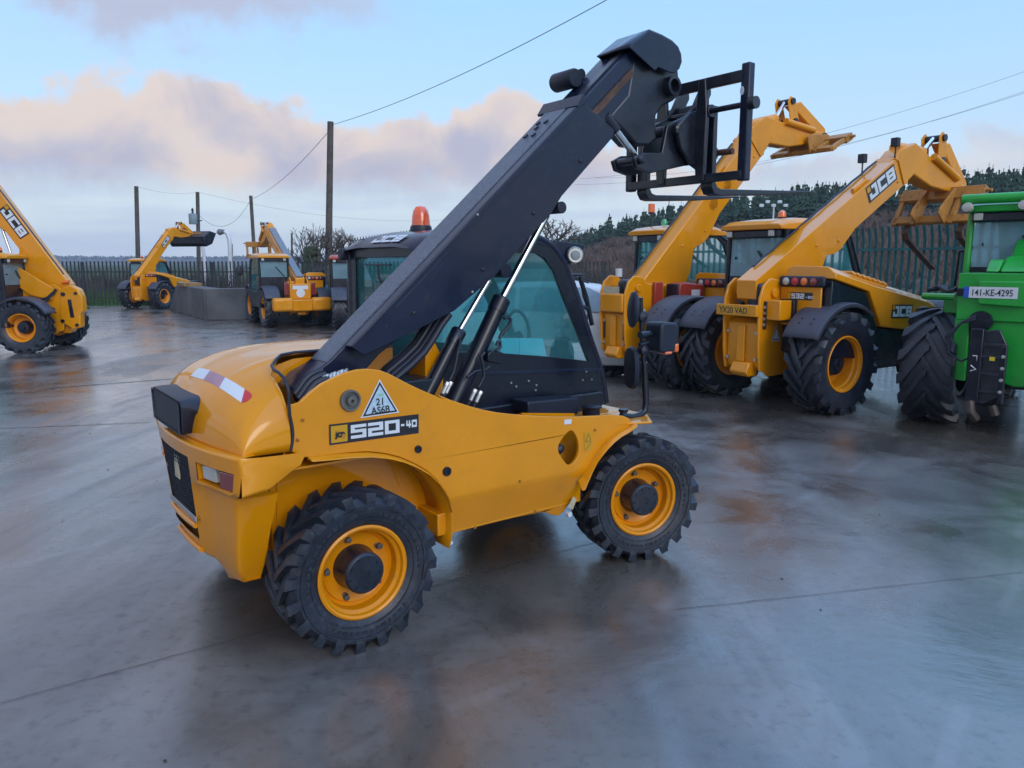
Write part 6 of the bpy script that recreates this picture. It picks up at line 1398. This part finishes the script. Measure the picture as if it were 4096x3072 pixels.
for t_, hm in ((.35, 2.0), (.6, 2.2), (1.0, 2.2)): hedge_row(mb, -700, 200, 520 + 420 * t_, lambda x: -.1 + fz(x) * t_ ** .6, hm, r3)
struct(mb.build('far_hedges', mat('far_hedge', (.055, .065, .075), .95, var=.3, scale=.05, spec=.05), None, fix=False, ang=0), 'stuff')
# rough ground and ivy just behind the dark fence
gs = MB()
for k in range(5200):
    x = rnd.uniform(-36, 4); y = rnd.uniform(32.6, 35.5); h = rnd.uniform(.10, .55) * (1.5 if noise.noise(Vector((x * .3, y * .3, 2))) > 0 else .7); a = rnd.uniform(-.2, .2); w_ = .025
    gs.add([(x - w_, y, 0), (x + w_, y, 0), (x + a, y + .1, h)], [(0, 1, 2)])
struct(gs.build('rough_grass', mat('rough_grass', (.05, .12, .025), .9, var=.4, scale=.6, spec=.2), None, fix=False, ang=0), 'stuff')
gs = MB()
for k in range(5200):
    x = rnd.uniform(-36, 6); y = rnd.uniform(36, 44); h = rnd.uniform(.5, 1.55); a = rnd.uniform(-.5, .5); w_ = .05
    gs.add([(x - w_, y, 0), (x + w_, y, 0), (x + a, y + .1, h)], [(0, 1, 2)])
struct(gs.build('bramble', mat('bramble', (.06, .055, .05), .9, var=.5, scale=.8, spec=.1), None, fix=False, ang=0), 'stuff')
def bare_tree(label, base, h, seed, spread=.5, ivy=False):
    r4 = random.Random(seed); T = thing('bare_tree', label, 'tree', base); mb = MB(); tr_ = MB()
    def br(p, d, l, r_, dep):
        q = p + d * l; mid = p.lerp(q, .5) + Vector([r4.uniform(-.06, .06) * l for _ in range(3)])
        (tr_ if dep == 0 else mb).tube([tuple(p), tuple(mid), tuple(q)], [r_, r_ * .85, r_ * .68], 6 if dep < 2 else 3, cap=False)
        if dep >= 6 or r_ < .008: return
        n_ = 3 if dep < 2 else r4.choice((2, 2, 3))
        for k in range(n_):
            nd = (d + Vector((r4.uniform(-1, 1) * spread * 1.6, r4.uniform(-1, 1) * spread, r4.uniform(-.25, .6)))).normalized()
            br(q if k else mid.lerp(q, r4.uniform(.3, 1)), nd, l * r4.uniform(.62, .86), r_ * .66, dep + 1)
    br(Vector((0, 0, 0)), Vector((.05, 0, 1)).normalized(), h * .24, h * .028, 0)
    tr_.build('trunk', BARK, T, ang=0); mb.build('crown', BARK, T, ang=0, fix=False)
    if ivy:
        iv = MB()
        for k in range(700):
            z = r4.random() ** .8 * h * .62; a = r4.uniform(0, 6.28); rr = .55 * (1 - z / h) * math.sqrt(r4.random()) + .08; x_, y_ = rr * math.cos(a), rr * math.sin(a); s = .09
            iv.add([(x_ - s, y_, z), (x_ + s, y_, z + r4.uniform(-.05, .05)), (x_ + r4.uniform(-.05, .05), y_ + .04, z + s * 1.6)], [(0, 1, 2)])
        iv.build('ivy', IVY, T, fix=False, ang=0)
def gx(sx, Yd): return (hpt(sx, 1100, Yd).x, Yd, 0)
bare_tree('bare winter tree just right of the tallest pole', gx(1352, 36), 4.6, 11, .62)
bare_tree('bare winter tree just left of the tallest pole', gx(1290, 37), 4.4, 23, .6)
bare_tree('ivy covered bare tree, left in the clump by the tallest pole', gx(1248, 36), 3.9, 31, .35, ivy=True)
bare_tree('low bare bush tree at the left end of the clump by the tallest pole', gx(1205, 38), 3.6, 41, .7)
bare_tree('bare thin branched tree showing behind the black boom right side', gx(2150, 40), 6.2, 77, .8)

# ================================================================== damp air
hz = bpy.data.materials.new('haze'); hz.use_nodes = True; t = hz.node_tree; t.nodes.clear()
pv = t.nodes.new('ShaderNodeVolumePrincipled'); pv.inputs['Color'].default_value = (.80, .87, 1.0, 1); pv.inputs['Density'].default_value = .0006; pv.inputs['Anisotropy'].default_value = .2
ou = t.nodes.new('ShaderNodeOutputMaterial'); t.links.new(pv.outputs[0], ou.inputs['Volume'])
hb = MB().box(-950, 950, -30, 980, -1.2, 34); struct(hb.build('haze', hz, None, ang=0), 'stuff')
